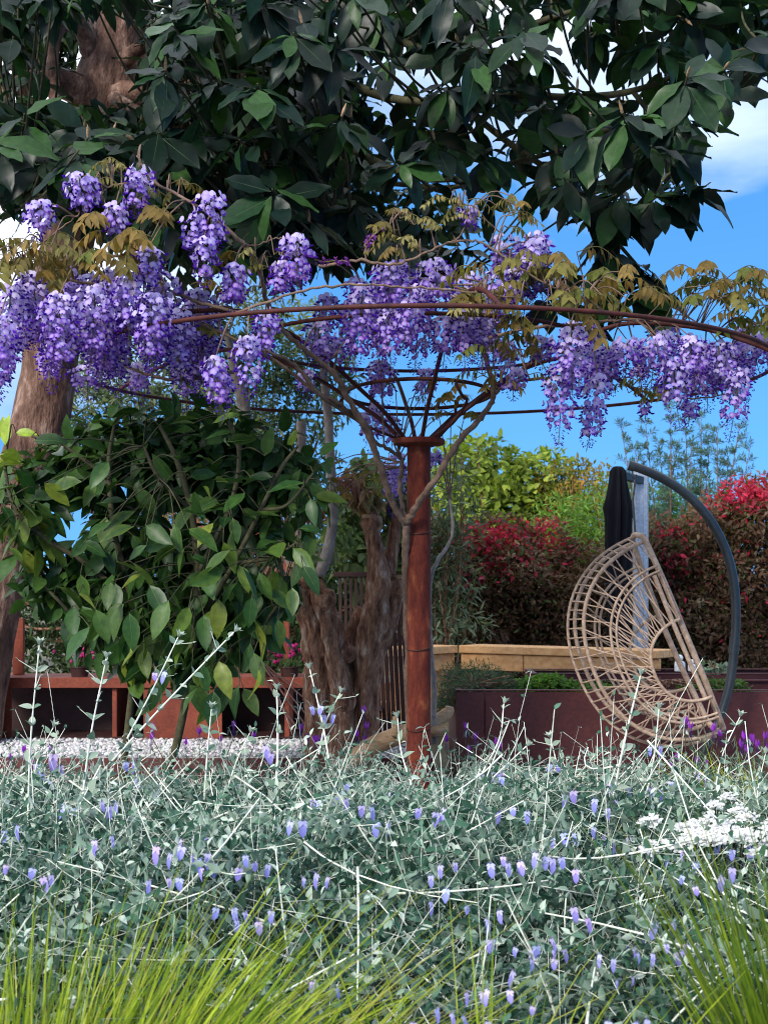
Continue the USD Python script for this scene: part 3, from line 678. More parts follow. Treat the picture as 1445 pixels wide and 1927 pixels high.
for s in (-1, 1):
    a, b = chair_pt(-190, -4, s * .17), chair_pt(192, -6, s * .17)
    HC.part("front_cane", tube(spline([a, chair_pt(-100, -3, s * .235), chair_pt(0, -2, s * .26), chair_pt(100, -4, s * .235), b], 6), .0155, 10), RATTAN, smooth=True)
HC.part("front_cane", tube(spline([chair_pt(-120, 12, -.28), chair_pt(0, 14, -.30), chair_pt(125, 10, -.28)], 8), .012, 8), RATTAN, smooth=True, label="thinner second cane along the front opening")
HC.part("top_cane", tube(spline([chair_pt(-190, -4, -.17), chair_pt(-197, -2, 0), chair_pt(-190, -4, .17)], 6), .016, 8), RATTAN, smooth=True)
HC.part("bottom_cane", tube(spline([chair_pt(192, -6, -.17), chair_pt(202, -4, 0), chair_pt(192, -6, .17)], 6), .016, 8), RATTAN, smooth=True)
r = np.random.default_rng(90)
for s in (-1, 1):
    n = 34 if s < 0 else 0
    for i in range(n):                      # short bars from the spine to the second hoop
        k = (i + .6) / n * 39
        p, q = [np.array([np.interp(k, np.arange(40), A[:, m]) for m in range(3)]) for A in (arcs["outer", 0], arcs["second", s])]
        HC.part("back_bar", tube(np.array([p + (p - q) * .05, (p + q) / 2, q + (q - p) * .04]), .0045, 6), RATTAN, smooth=True)
    n = 36 if s < 0 else 20
    for i in range(n):                      # spokes of the side fan, crossing in pairs
        k = (i + .5) / n * 39; sh = 1.1 * (1 if i % 2 else -1)
        def on(A, kk): return np.array([np.interp(np.clip(kk, 0, 39), np.arange(40), A[:, m]) for m in range(3)])
        HC.part("fan_cane", tube(np.array([on(arcs["second", s], k), on(arcs["third", s], k + sh * .8), on(arcs["hole", s], k + sh * 2.2)]), .0036, 6), RATTAN, smooth=True)
        if s < 0 and i % 2 == 0 and 3 < i < n - 10:
            HC.part("fan_cane", tube(np.array([on(arcs["third", s], k - 1.2), on(arcs["hole", s], k + 3.0)]), .003, 6), RATTAN, smooth=True)
# seat weave on the lower part, between the two lower third hoops
for i in range(16):
    k = 20 + i * 1.2
    p, q = on(arcs["third", -1], k), on(arcs["third", 1], k)
    HC.part("seat_cane", tube(np.array([p, (p + q) / 2 + (on(arcs["second", -1], k) - p) * .25, q]), .006, 6), RATTAN, smooth=True)
HC.part("hanging_chain", tube(np.array([arc[0] + (.03, 0, -.05), (chair_pt(-197, -2, 0) + arc[0]) / 2 + (.0, 0, 0), chair_pt(-197, -2, 0)]), .006, 6), STEEL_DARK, smooth=True)

# ---------------------------------------------------------------- rusted wisteria support
DP, XP = 6.75, (788 - CX) / F * 6.75
def pol(rad, ang, h):
    a = math.radians(ang); return np.array([XP + rad * math.cos(a), DP + rad * math.sin(a), CH + h])
AR = Thing("wisteria_support", "rusted steel post with an umbrella-shaped frame of hoops for the wisteria", "plant support", (XP, DP, 0))
zc = CH + (HY - 832) / F * DP
post = trimesh.creation.cylinder(radius=.0555, segment=[(XP, DP, -.1), (XP, DP, zc - .02)], sections=32)
AR.part("post", (np.array(post.vertices), np.array(post.faces)), RUST, smooth=40)
pr = np.array([(0, -.022), (.068, -.022), (.072, -.018), (.110, -.014), (.121, -.010), (.123, 0), (.121, .012), (.115, .016), (0, .016)])
cap = trimesh.creation.revolve(pr, sections=40); AR.part("cap_plate", (np.array(cap.vertices) + (XP, DP, zc), np.array(cap.faces)), RUST, smooth=30)
RODR = .0092
def hoop(rad, h, tilt, n=96): return np.array([pol(rad, a, h - tilt * math.sin(math.radians(a))) for a in np.linspace(0, 360, n, endpoint=False)])
AR.part("outer_hoop", tube(hoop(1.63, 1.0, 0), RODR * 1.0, 8, True), RUST_ROD, smooth=True)
AR.part("middle_hoop", tube(hoop(.80, 1.13, 0), RODR, 8, True), RUST_ROD, smooth=True)
AR.part("inner_hoop", tube(hoop(.34, .90, .025), RODR, 8, True), RUST_ROD, smooth=True)
hz = zc - CH
for k in range(6):
    a = -81 + 60 * k
    q = spline([pol(.085, a, hz + .01), pol(.20, a, hz + .12), pol(.335, a, .885), pol(.58, a, 1.035), pol(.80, a, 1.125), pol(1.0, a, 1.17), pol(1.3, a, 1.13), pol(1.5, a, 1.06), pol(1.63, a, 1.0)], 6)
    AR.part("spoke", tube(q, RODR * 1.1, 8), RUST_ROD, smooth=True)
    # lyre-shaped brace between the cap and the inner hoop
    a2 = a + 30
    if k % 2: continue
    AR.part("brace", tube(spline([pol(.09, a2, hz + .01), pol(.24, a2, hz + .07), pol(.37, a2 - 5, hz + .15), pol(.375, a2 - 9, .85), pol(.345, a2 - 12, .91)], 6), RODR * .8, 6), RUST_ROD, smooth=True)
for py in (1003, 1221, 1372):
    z = at(0, py, DP)[2]; rr = np.array([(XP + .0585 * math.cos(a), DP + .0585 * math.sin(a), z + .006 * math.sin(a + 1) + .003 * math.cos(2 * a)) for a in np.linspace(0, 2 * math.pi, 30, endpoint=False)])
    AR.part("wire_tie", tube(rr, .003, 5, True), WIRE, smooth=True)

# ---------------------------------------------------------------- wisteria
WI = Thing("wisteria", "flowering wisteria with violet racemes trained over the rusted support", "climbing plant", (XP - .08, DP - .02, 0))
def stem(pts, r0, r1, mat=TWIG, sides=8, wob=.006, seed=0, name="stem", label=None):
    r = np.random.default_rng(seed); q = spline([at(*p) for p in pts], 8); q[1:-1] += r.normal(0, wob, q[1:-1].shape) * .4
    rad = np.linspace(r0, r1, len(q)) * r.uniform(.88, 1.12, len(q))
    WI.part(name, tube(q, rad, sides), mat, smooth=True, label=label)
    return q
Q = []
Q.append(stem([(772, 1545, 6.82), (768, 1300, 6.82), (764, 1150, 6.80), (763, 1050, 6.72), (764, 985, 6.66)], .014, .018, seed=1, label="main stem tied to the post"))
Q.append(stem([(764, 985, 6.66), (738, 945, 6.6), (716, 880, 6.5), (692, 815, 6.4), (655, 750, 6.3), (625, 700, 6.2), (570, 655, 6.1), (525, 612, 6.0), (500, 560, 5.9), (485, 500, 5.8), (440, 440, 5.75), (370, 385, 5.7), (300, 348, 5.7), (262, 300, 5.7), (265, 272, 5.7)], .017, .004, seed=2))
Q.append(stem([(764, 985, 6.66), (785, 950, 6.6), (822, 900, 6.5), (860, 835, 6.45), (905, 785, 6.4), (928, 745, 6.4), (918, 690, 6.35), (905, 640, 6.3), (892, 585, 6.3), (905, 530, 6.2)], .017, .008, seed=3))
Q.append(stem([(764, 985, 6.66), (752, 920, 6.7), (756, 870, 6.75), (740, 850, 6.7), (705, 830, 6.6), (690, 800, 6.5), (640, 760, 6.3), (590, 735, 6.2), (520, 680, 6.1), (470, 650, 6.0), (400, 620, 6.0), (300, 580, 5.9), (200, 540, 5.9), (60, 520, 5.9)], .011, .005, seed=4))
Q.append(stem([(690, 800, 6.5), (600, 740, 6.2), (560, 690, 6.1), (500, 660, 6.0), (440, 650, 6.0)], .012, .006, seed=5))
Q.append(stem([(290, 345, 5.7), (240, 345, 5.7), (205, 352, 5.7), (185, 372, 5.7)], .005, .002, seed=6))
Q.append(stem([(0, 510, 5.9), (60, 470, 5.8), (115, 430, 5.75), (150, 400, 5.7)], .005, .003, seed=7))
Q.append(stem([(440, 590, 5.6), (560, 550, 5.5), (660, 535, 5.5), (760, 540, 5.5), (850, 545, 5.5), (980, 560, 5.5)], .006, .003, seed=8))
Q.append(stem([(600, 500, 5.8), (680, 490, 5.7), (740, 498, 5.7), (800, 475, 5.7), (850, 455, 5.7), (900, 455, 5.7), (960, 490, 5.7), (1020, 530, 5.7), (1100, 560, 5.8)], .0065, .003, seed=9))
Q.append(stem([(905, 640, 6.3), (980, 620, 6.3), (1080, 610, 6.3), (1180, 600, 6.3), (1240, 605, 6.4), (1330, 620, 6.5), (1460, 650, 6.6)], .009, .004, seed=10))
Q.append(stem([(928, 745, 6.4), (960, 720, 6.4), (1040, 710, 6.4), (1130, 705, 6.5), (1220, 740, 6.6), (1300, 750, 6.7), (1380, 740, 6.8)], .008, .003, seed=11))
Q.append(stem([(520, 612, 6.0), (460, 590, 5.9), (380, 570, 5.9), (320, 545, 5.8), (280, 500, 5.8), (200, 480, 5.8), (120, 490, 5.8), (20, 500, 5.8)], .009, .004, seed=12))
Q.append(stem([(440, 700, 6.4), (330, 715, 6.5), (240, 690, 6.5), (180, 650, 6.5), (80, 620, 6.5), (-40, 600, 6.5)], .008, .004, seed=13))
Q.append(stem([(440, 440, 5.75), (470, 462, 5.75), (520, 448, 5.75), (545, 450, 5.75)], .004, .002, seed=14))
Q.append(stem([(690, 490, 5.7), (688, 460, 5.7), (705, 440, 5.7), (735, 420, 5.7)], .004, .002, seed=15))
Q.append(stem([(850, 455, 5.7), (868, 440, 5.7), (880, 400, 5.7), (862, 385, 5.7)], .004, .002, seed=16))
Q.append(stem([(815, 1400, 6.95), (816, 1300, 6.95), (808, 1180, 6.93), (812, 1080, 6.9), (850, 1010, 6.9), (846, 940, 6.9)], .017, .006, mat=BARK_GREY, seed=17, label="pale bare stem behind the post"))
VINE = np.vstack(Q)

BAN = np.array([(.46, .36, .88), (.36, .24, .84), (.27, .15, .74), (.68, .61, .94)]); KEEL = np.array([(.085, .010, .40), (.15, .025, .48), (.06, .008, .30)])


def petal_fan(n, rx, ry, cup):
    a = np.linspace(0, 2 * np.pi, n, endpoint=False)
    v = np.vstack([[0, 0, 0], np.stack([cup * (1 + .3 * np.cos(2 * a)), rx * np.cos(a), ry * np.sin(a)], 1)])
    return v, np.stack([np.zeros(n, int), 1 + np.arange(n), 1 + (np.arange(n) + 1) % n], 1)


# one flower: faces +x, its banner above and behind, wings and keel pointing forward
bv, bf = petal_fan(8, .5, .42, -.10); bv = bv + (.10, 0, .30)
bv[:, 0] -= (bv[:, 2] - .30) * .45
kv = np.array([(.0, 0, .05), (.28, .13, .06), (.62, .03, -.06), (.28, -.13, .06), (.30, 0, -.20), (.05, 0, -.12)])
kf = np.array([(0, 4, 1), (1, 4, 2), (0, 3, 4), (3, 2, 4), (0, 1, 3), (1, 2, 3), (0, 5, 4)])


def raceme(top, length, width, seed, tone=0.5, bud=0.25, lean=(0, 0)):
    """A hanging raceme: open pale flowers above, darker ones and buds towards the tip."""
    r = np.random.default_rng(seed)
    n = int(length * width * 3000) + 16
    t = np.sort(r.random(n) ** .95)
    ph = np.arange(n) * 2.39996 + r.normal(0, .3, n)
    axis = np.stack([np.array([lean[0] * t**1.5, lean[1] * t**1.5, -t]).T[:, k] for k in range(3)], 1) * length
    env = width / 2 * np.clip(np.minimum(.45 + t * 4.0, 1.0) * (1 - .25 * t - .62 * np.clip((t - .45) / .55, 0, 1) ** 1.6), .1, 1)
    o = np.stack([np.cos(ph), np.sin(ph), np.zeros(n)], 1)
    P = top + axis + o * (env * r.uniform(.45, 1.0, n))[:, None] + np.array([0, 0, 1]) * (env * .12 * (1 - t))[:, None]
    opn = t < (1 - bud)
    X, Y, Z = frames(o + np.stack([r.normal(0, .3, n), r.normal(0, .3, n), r.normal(.05, .3, n) - t * .55], 1), np.tile([0, 0, 1.0], (n, 1)) + r.normal(0, .2, (n, 3)))
    mb = MB()
    m = opn
    s = r.uniform(.025, .037, n) * (1 - .30 * t)
    bc = BAN[r.integers(0, len(BAN), n)] * r.uniform(.8, 1.15, (n, 1))
    mx_ = np.clip(t * 1.25 * tone + r.normal(0, .12, n), 0, .9)[:, None]; bc = bc * (1 - mx_) + np.array([.23, .045, .56]) * mx_
    wh_ = np.clip(1 - t * 2.6 + r.normal(0, .15, n), 0, 1)[:, None] * .55; bc = bc * (1 - wh_) + np.array([.78, .70, .95]) * wh_
    bc[:, 0] += .06 * (r.random(n) - .3)
    kc = KEEL[r.integers(0, len(KEEL), n)] * r.uniform(.7, 1.4, (n, 1))
    v, f, c = scatter((bv, bf), P[m], X[m], Y[m], Z[m], s[m], bc[m])
    c = c.reshape(-1, len(bv), 3).copy(); c[:, 0] = c[:, 0] * .35 + np.array([.70, .67, .72]) * .65; mb.add((v, f), c.reshape(-1, 3))
    v, f, c = scatter((kv, kf), P[m], X[m], Y[m], Z[m], s[m] * 1.15, kc[m]); mb.add((v, f), c)
    m = ~opn
    if m.any():
        v, f, c = scatter((kv * (1, .8, .8), kf), P[m], X[m], Y[m], Z[m], s[m] * .85, kc[m] * .9); mb.add((v, f), c)
    q = top + np.stack([np.array([lean[0] * x**1.5, lean[1] * x**1.5, -x]) for x in np.linspace(0, 1.0, 9)]) * length
    mb.add(tube(q, np.linspace(.003, .0012, 9), 4), (.14, .16, .05))
    ped = np.stack([top + axis, P], 1)
    for a, b in ped:
        e = unit(np.cross(b - a, (0, 0, 1.0))) * .0011
        mb.add((np.array([a - e, a + e, b + e, b - e]), np.array([(0, 1, 2), (0, 2, 3)])), (.13, .08, .16))
    return mb.get()


RAC = [  # top x, top y, bottom y, width px, depth
    (20, 545, 745, 80, 5.55), (62, 520, 680, 80, 5.7), (0, 600, 750, 70, 5.4), (112, 560, 705, 85, 5.4), (150, 335, 405, 70, 5.6), (78, 385, 450, 60, 5.6), (262, 320, 402, 62, 5.6), (218, 388, 452, 52, 5.6),
    (397, 370, 478, 70, 5.55), (368, 410, 480, 50, 5.6), (385, 452, 535, 52, 5.5), (280, 470, 552, 62, 5.5), (240, 520, 645, 75, 5.5), (178, 545, 690, 90, 5.5), (285, 560, 690, 80, 5.45), (205, 585, 715, 80, 5.7),
    (335, 590, 715, 75, 5.8), (440, 505, 580, 62, 5.6), (405, 680, 778, 62, 5.5), (466, 640, 745, 62, 5.45), (500, 588, 672, 55, 5.6), (557, 450, 545, 70, 5.6), (530, 500, 560, 50, 5.7), (165, 695, 748, 70, 6.6), (260, 690, 758, 50, 6.7),
    (352, 690, 770, 60, 6.5), (574, 702, 752, 36, 6.3), (92, 655, 735, 50, 6.4), (600, 612, 705, 62, 6.2), (682, 545, 690, 66, 5.9), (738, 500, 590, 80, 5.8), (730, 585, 680, 66, 5.9), (772, 570, 660, 56, 5.8), (820, 495, 575, 76, 5.8),
    (840, 600, 690, 60, 6.0), (903, 585, 690, 56, 6.1), (715, 685, 775, 56, 6.9), (702, 765, 850, 46, 7.0), (745, 860, 965, 46, 7.2), (736, 790, 850, 36, 7.1), (948, 450, 515, 60, 5.8), (1003, 460, 545, 62, 5.8), (965, 515, 570, 60, 5.8),
    (880, 392, 432, 42, 5.7), (630, 640, 705, 44, 6.3), (1075, 625, 735, 82, 5.7), (1058, 690, 826, 70, 5.8), (1125, 715, 838, 58, 5.9), (1180, 645, 705, 70, 6.0), (1232, 640, 725, 76, 6.1), (1268, 680, 800, 70, 6.1), (1300, 640, 730, 70, 6.2),
    (1352, 650, 745, 64, 6.3), (1388, 700, 826, 54, 6.3), (1420, 655, 705, 56, 6.4), (1445, 630, 690, 60, 6.5), (965, 700, 748, 56, 6.2), (1010, 640, 700, 60, 6.2), (1212, 762, 792, 24, 6.2), (1150, 660, 740, 60, 6.4), (1330, 690, 770, 50, 6.8),
    (785, 620, 700, 50, 6.6), (870, 560, 640, 56, 6.4), (925, 610, 700, 50, 6.5), (800, 700, 770, 40, 7.2), (660, 590, 660, 50, 6.5), (615, 560, 640, 46, 6.4), (955, 650, 720, 50, 6.9), (1110, 610, 690, 50, 6.7), (1250, 600, 680, 60, 7.0), (820, 855, 895, 26, 7.1), (1300, 760, 800, 40, 6.3)]
r = np.random.default_rng(100)
for _ in range(20):
    x = r.uniform(-40, 380); y = r.uniform(500, 610) + max(0, x - 200) * .12; RAC.append((x, y, y + r.uniform(90, 150), r.uniform(55, 80), r.uniform(5.6, 6.6)))
for _ in range(18):
    x = r.uniform(560, 940); y = r.uniform(495, 600); RAC.append((x, y, y + r.uniform(70, 110), r.uniform(45, 65), r.uniform(5.9, 6.8)))
for _ in range(5):
    x = r.uniform(930, 1050); RAC.append((x, 440 + r.uniform(0, 90), 560 + r.uniform(0, 60), r.uniform(50, 64), r.uniform(5.7, 6.1)))
for _ in range(14):
    x = r.uniform(1040, 1450); y = r.uniform(610, 680); RAC.append((x, y, y + r.uniform(70, 110), r.uniform(45, 65), r.uniform(6.0, 7.2)))
tree = cKDTree(VINE); twigs = MB()
for i, (x, y0_, y1_, w, d) in enumerate(RAC):
    p = at(x, y0_, d); L = 1.08 * (y1_ - y0_) / F * d; W = w / F * d * 1.12
    WI.part("raceme", raceme(p, L, W, 200 + i, r.uniform(.3, 1.1), .22 if d < 6 else .35, (r.normal(0, .1), r.normal(0, .1))), PETAL, smooth=False)
    _, j = tree.query(p + (0, 0, .1)); a = VINE[j]
    m = (a + p) / 2 + np.array([0, 0, .01 + .06 * np.linalg.norm(a - p)])
    if np.linalg.norm(a - p) < .9:
        q = spline([a, m, p + np.array([0, 0, .012])], 5); twigs.add(tube(q, np.linspace(.0045, .0022, len(q)), 5))
# budding sprays
for i, pts in enumerate((((735, 420, 5.7), (712, 432, 5.7), (694, 452, 5.7), (688, 470, 5.7)), ((655, 492, 5.7), (635, 490, 5.7), (610, 492, 5.7), (592, 488, 5.7)))):
    q = spline([at(*p) for p in pts], 6); n = len(q) * 3; k = r.uniform(0, len(q) - 1.01, n); P = q[k.astype(int)] + (q[k.astype(int) + 1] - q[k.astype(int)]) * (k % 1)[:, None]
    D = unit(r.normal(size=(n, 3)) + (0, -.3, -.2)); X, Y, Z = frames(D, r.normal(size=(n, 3)))
    mb = MB(); mb.add(tube(q, .0025, 5), (.2, .2, .06)); v, f, c = scatter((kv, kf), P + D * .006, X, Y, Z, r.uniform(.02, .032, n), np.array([.26, .06, .36]) * r.uniform(.7, 1.3, (n, 1))); mb.add((v, f), c)
    WI.part("flower_bud_spray", mb.get(), PETAL, smooth=False)

LFT = leaf(5, .40, peak=.42, fold=.10, curl=.22)


def compound(p, direc, L, seed, young=False):
    r = np.random.default_rng(seed)
    d = unit(direc); q = spline([p, p + d * L * .5 + np.array([0, 0, .02 * L / .2]), p + d * L + np.array([0, 0, -.30 * L])], 6)
    mb = MB(); mb.add(tube(q, np.linspace(.0022, .0012, len(q)), 4), (.16, .13, .05))
    n = 6; idx = np.linspace(3, len(q) - 1, n).astype(int)
    P, D, U, S = [], [], [], []
    side = unit(np.cross(d, (0, 0, 1.0)))
    for m, i in enumerate(idx):
        for s in ((-1, 1) if m < n - 1 else (-1, 1, 0)):
            P.append(q[i]); D.append(unit(s * side * .8 + d * .35 + np.array([0, 0, -.85 if not young else -1.3]) + r.normal(0, .16, 3)) if s else unit(d + np.array([0, 0, -.8])))
            U.append(d * .6 + np.array([0, -.2, .6]) + r.normal(0, .25, 3)); S.append(L * (.42 - .03 * abs(m - 2.5)) * r.uniform(.85, 1.15) * (.75 if young else 1))
    X, Y, Z = frames(np.array(D), np.array(U))
    base = np.array([(.15, .100, .026), (.19, .125, .034), (.12, .095, .022), (.16, .14, .034), (.10, .115, .022)])[r.integers(0, 5)]
    if young: base = np.array([.22, .19, .07])
    v, f, c = scatter(LFT, np.array(P), X, Y, Z, np.array(S), base * r.uniform(.8, 1.2, (len(P), 1))); mb.add((v, f), c)
    return mb.get()


LEAVES = []
def leafzone(n, x0, x1, y0, y1, d0, d1, L0=.15, L1=.24, young=.15):
    for _ in range(n):
        LEAVES.append((r.uniform(x0, x1), r.uniform(y0, y1), r.uniform(d0, d1), r.uniform(L0, L1), r.random() < young))
leafzone(26, -20, 200, 455, 520, 5.4, 5.9); leafzone(12, 195, 290, 420, 500, 5.35, 5.7, .18, .26, 0); leafzone(6, 150, 230, 305, 345, 5.6, 5.8, .10, .15, .9); leafzone(4, 290, 350, 335, 370, 5.6, 5.8, .1, .15, .6)
leafzone(10, 330, 500, 470, 640, 5.9, 6.3, .12, .18); leafzone(12, 740, 800, 405, 480, 5.6, 5.8, .11, .17, .6); leafzone(7, 845, 890, 375, 420, 5.6, 5.8, .1, .15, .7); leafzone(6, 940, 985, 370, 430, 5.6, 5.8, .11, .16, .2)
leafzone(20, 890, 1010, 490, 600, 5.4, 6.0, .15, .22, .1); leafzone(24, 1020, 1210, 470, 590, 5.5, 6.2, .16, .24, .05); leafzone(16, 1310, 1400, 510, 580, 6.0, 6.4, .16, .24, 0); leafzone(10, 1390, 1470, 530, 630, 6.1, 6.5, .15, .22, 0)
leafzone(16, 900, 1060, 600, 730, 5.9, 6.4, .13, .2, .2); leafzone(9, 700, 900, 720, 800, 6.8, 7.2, .12, .18, .2); leafzone(6, 1180, 1300, 690, 740, 6.2, 6.7, .12, .17, .1); leafzone(8, 590, 700, 870, 960, 7.0, 7.3, .1, .16, .3); leafzone(6, 480, 520, 470, 540, 5.7, 5.9, .1, .14, .6)
for i, (x, y, d, L, yg) in enumerate(LEAVES):
    p = at(x, y, d); WI.part("compound_leaf", compound(p, np.array([r.normal(0, 1), r.normal(-.35, .6), r.uniform(-.15, .45)]), L * .84, 400 + i, yg), LEAF_SOFT, smooth=True)
    _, j = tree.query(p); a = VINE[j]
    if np.linalg.norm(a - p) < .8:
        q = spline([a, (a + p) / 2 + np.array([0, 0, .05]), p], 4); twigs.add(tube(q, np.linspace(.0035, .002, len(q)), 4))
WI.part("twigs", twigs.get()[:2], TWIG, smooth=True, kind="stuff")

# ---------------------------------------------------------------- trees near by
def bark_tube(pts, sides=16, n=8, amp=.12, freq=7.0, seed=0, flute=0.0):
    """A limb whose girth follows the rows (x, y, z, radius), roughened by noise and fluted along its length."""
    q = spline(np.asarray(pts, float), n); v, f = tube(q[:, :3], q[:, 3], sides)
    c = np.repeat(q[:, :3], sides, 0); m = len(c)
    d = v[:m] - c
    nz = (meshkit.fbm(v[:m] * freq * np.array([1, 1, .45]), 4, seed) - .5) * 2
    ang = np.tile(np.arange(sides), len(q)) / sides * 2 * np.pi
    fl = flute * (np.sin(ang * 3 + seed + np.repeat(np.arange(len(q)) * .06, sides)) * .6 + np.sin(ang * 5 + seed * 2) * .4)
    v[:m] = c + d * (1 + amp * nz * 1.6 + fl)[:, None]
    return v, f


def row(px, py, d, rpx): return (*at(px, py, d), rpx / F * d)


dp = 7.75
PT = Thing("pollarded_tree", "thick pollarded trunk of fused brown stems with cut heads left of the post", "tree", (at(650, 0, dp)[0], dp, 0))
mb = MB()
for i, L in enumerate([
    [(596, 1500, 7.7, 40), (600, 1400, 7.7, 32), (602, 1290, 7.7, 30), (600, 1200, 7.68, 33), (584, 1150, 7.66, 33), (566, 1105, 7.65, 31), (556, 1074, 7.65, 24), (554, 1062, 7.65, 14)],
    [(640, 1500, 7.62, 36), (645, 1400, 7.62, 28), (640, 1290, 7.62, 24), (626, 1215, 7.62, 26), (614, 1165, 7.62, 24), (602, 1118, 7.62, 20), (596, 1090, 7.64, 13)],
    [(690, 1500, 7.66, 36), (688, 1400, 7.66, 28), (690, 1290, 7.66, 29), (694, 1225, 7.66, 31), (704, 1165, 7.64, 29), (712, 1105, 7.64, 24), (707, 1040, 7.64, 19), (698, 995, 7.64, 19), (694, 970, 7.64, 15)],
    [(672, 1500, 7.76, 36), (665, 1380, 7.76, 30), (660, 1260, 7.76, 28), (668, 1190, 7.76, 22), (690, 1150, 7.74, 20)],
    [(690, 1260, 7.72, 26), (715, 1190, 7.72, 28), (734, 1130, 7.72, 24), (748, 1098, 7.70, 17), (754, 1082, 7.70, 10)],
    [(704, 1150, 7.74, 24), (726, 1085, 7.74, 18), (738, 1030, 7.74, 14), (745, 990, 7.74, 12), (747, 968, 7.74, 8)],
    [(630, 1500, 7.9, 30), (632, 1400, 7.9, 24), (645, 1250, 7.85, 24), (650, 1215, 7.85, 16)]]):
    mb.add(bark_tube([row(x_, y_, d_, r_ * .86) for x_, y_, d_, r_ in L], 34, 16, .26, 17.0, 300 + i, .15))
for (x, y, d, rp) in ((575, 1090, 7.63, 27), (612, 1130, 7.6, 22), (650, 1320, 7.58, 20), (745, 1105, 7.68, 20), (700, 985, 7.64, 20), (655, 1230, 7.62, 18)):
    s = trimesh.creation.icosphere(3, 1.0); v = np.array(s.vertices) * rp / F * d * 1.0; v = v * (1 + .5 * (meshkit.fbm(v * 22, 3, int(x)) - .5))[:, None] + at(x, y, d); mb.add((v, np.array(s.faces)))
PT.part("trunk", mb.get()[:2], BARK_BROWN, smooth=True)
mb = MB()
for (x, y, d, rp) in ((556, 1064, 7.62, 17), (695, 972, 7.63, 14), (752, 1086, 7.68, 12)):
    s = trimesh.creation.cylinder(radius=rp / F * d, height=.02, sections=16); v = np.array(s.vertices); v[:, :2] *= 1 + .2 * (meshkit.noise(v * 40, 3)[:, None] - .5); PT.part("cut_head", (v + at(x, y, d), np.array(s.faces)), DRIFT, smooth=30)
for i, L in enumerate([
    [(600, 1085, 7.62, 11), (616, 1040, 7.62, 11), (625, 990, 7.62, 10), (625, 930, 7.62, 10), (621, 860, 7.6, 9.5), (618, 790, 7.6, 9), (612, 730, 7.6, 8), (606, 660, 7.6, 6), (590, 600, 7.6, 4)],
    [(566, 1075, 7.66, 11), (566, 1000, 7.68, 10), (564, 900, 7.7, 9.5), (566, 840, 7.7, 9.5), (567, 793, 7.7, 9)],
    [(560, 1085, 7.68, 12), (528, 1000, 7.75, 12), (508, 930, 7.8, 13), (494, 880, 7.8, 13), (478, 840, 7.8, 13), (464, 790, 7.8, 12), (455, 745, 7.8, 12), (440, 690, 7.8, 9), (425, 620, 7.8, 6)],
    [(506, 930, 7.82, 9), (478, 850, 7.86, 8), (455, 790, 7.9, 7), (450, 730, 7.9, 6)]]):
    PT.part("shoot", bark_tube([row(*p) for p in L], 10, 8, .08, 14, 320 + i), BARK_GREY, smooth=True)
for i, (x, y, n, cols) in enumerate(((690, 940, 260, [(.22, .13, .09), (.30, .19, .12), (.24, .20, .09)]), (655, 910, 150, [(.30, .15, .13), (.22, .10, .08)]), (590, 960, 80, [(.30, .14, .12), (.25, .12, .07)]), (650, 1010, 90, [(.05, .10, .03), (.10, .17, .06), (.16, .22, .10)]), (730, 900, 90, [(.20, .22, .05), (.26, .26, .08)]), (605, 1045, 60, [(.12, .15, .10), (.2, .22, .15)]))):
    c, P, k = cloud(n, [(*at(x, y, 7.7), .09, .09, .08)], .06, cols, 330 + i, leaf(5, .35, curl=.5), .2, .9)
    PT.part("leaf_tuft", c, LEAF_SOFT, kind="stuff")

LG = Thing("driftwood_branch", "weathered broken branch lying across behind the rusted post", "branch", (at(740, 0, 6.9)[0], 6.9, .1))
LG.part("limb", bark_tube([row(640, 1452, 6.95, 15), row(680, 1418, 6.95, 18), row(730, 1392, 6.95, 19), row(780, 1374, 6.95, 16), row(815, 1360, 6.97, 13), row(842, 1342, 7.0, 11), row(846, 1330, 7.0, 7)], 12, 8, .16, 12, 5), DRIFT, smooth=True)
LG.part("stub", bark_tube([row(808, 1378, 6.92, 9), row(826, 1376, 6.9, 10), row(842, 1372, 6.9, 6)], 10, 6, .2, 14, 6), DRIFT, smooth=True)
LG.part("stub", bark_tube([row(745, 1385, 6.9, 8), row(745, 1362, 6.88, 7), row(742, 1348, 6.88, 3)], 8, 6, .2, 14, 7), DRIFT, smooth=True)

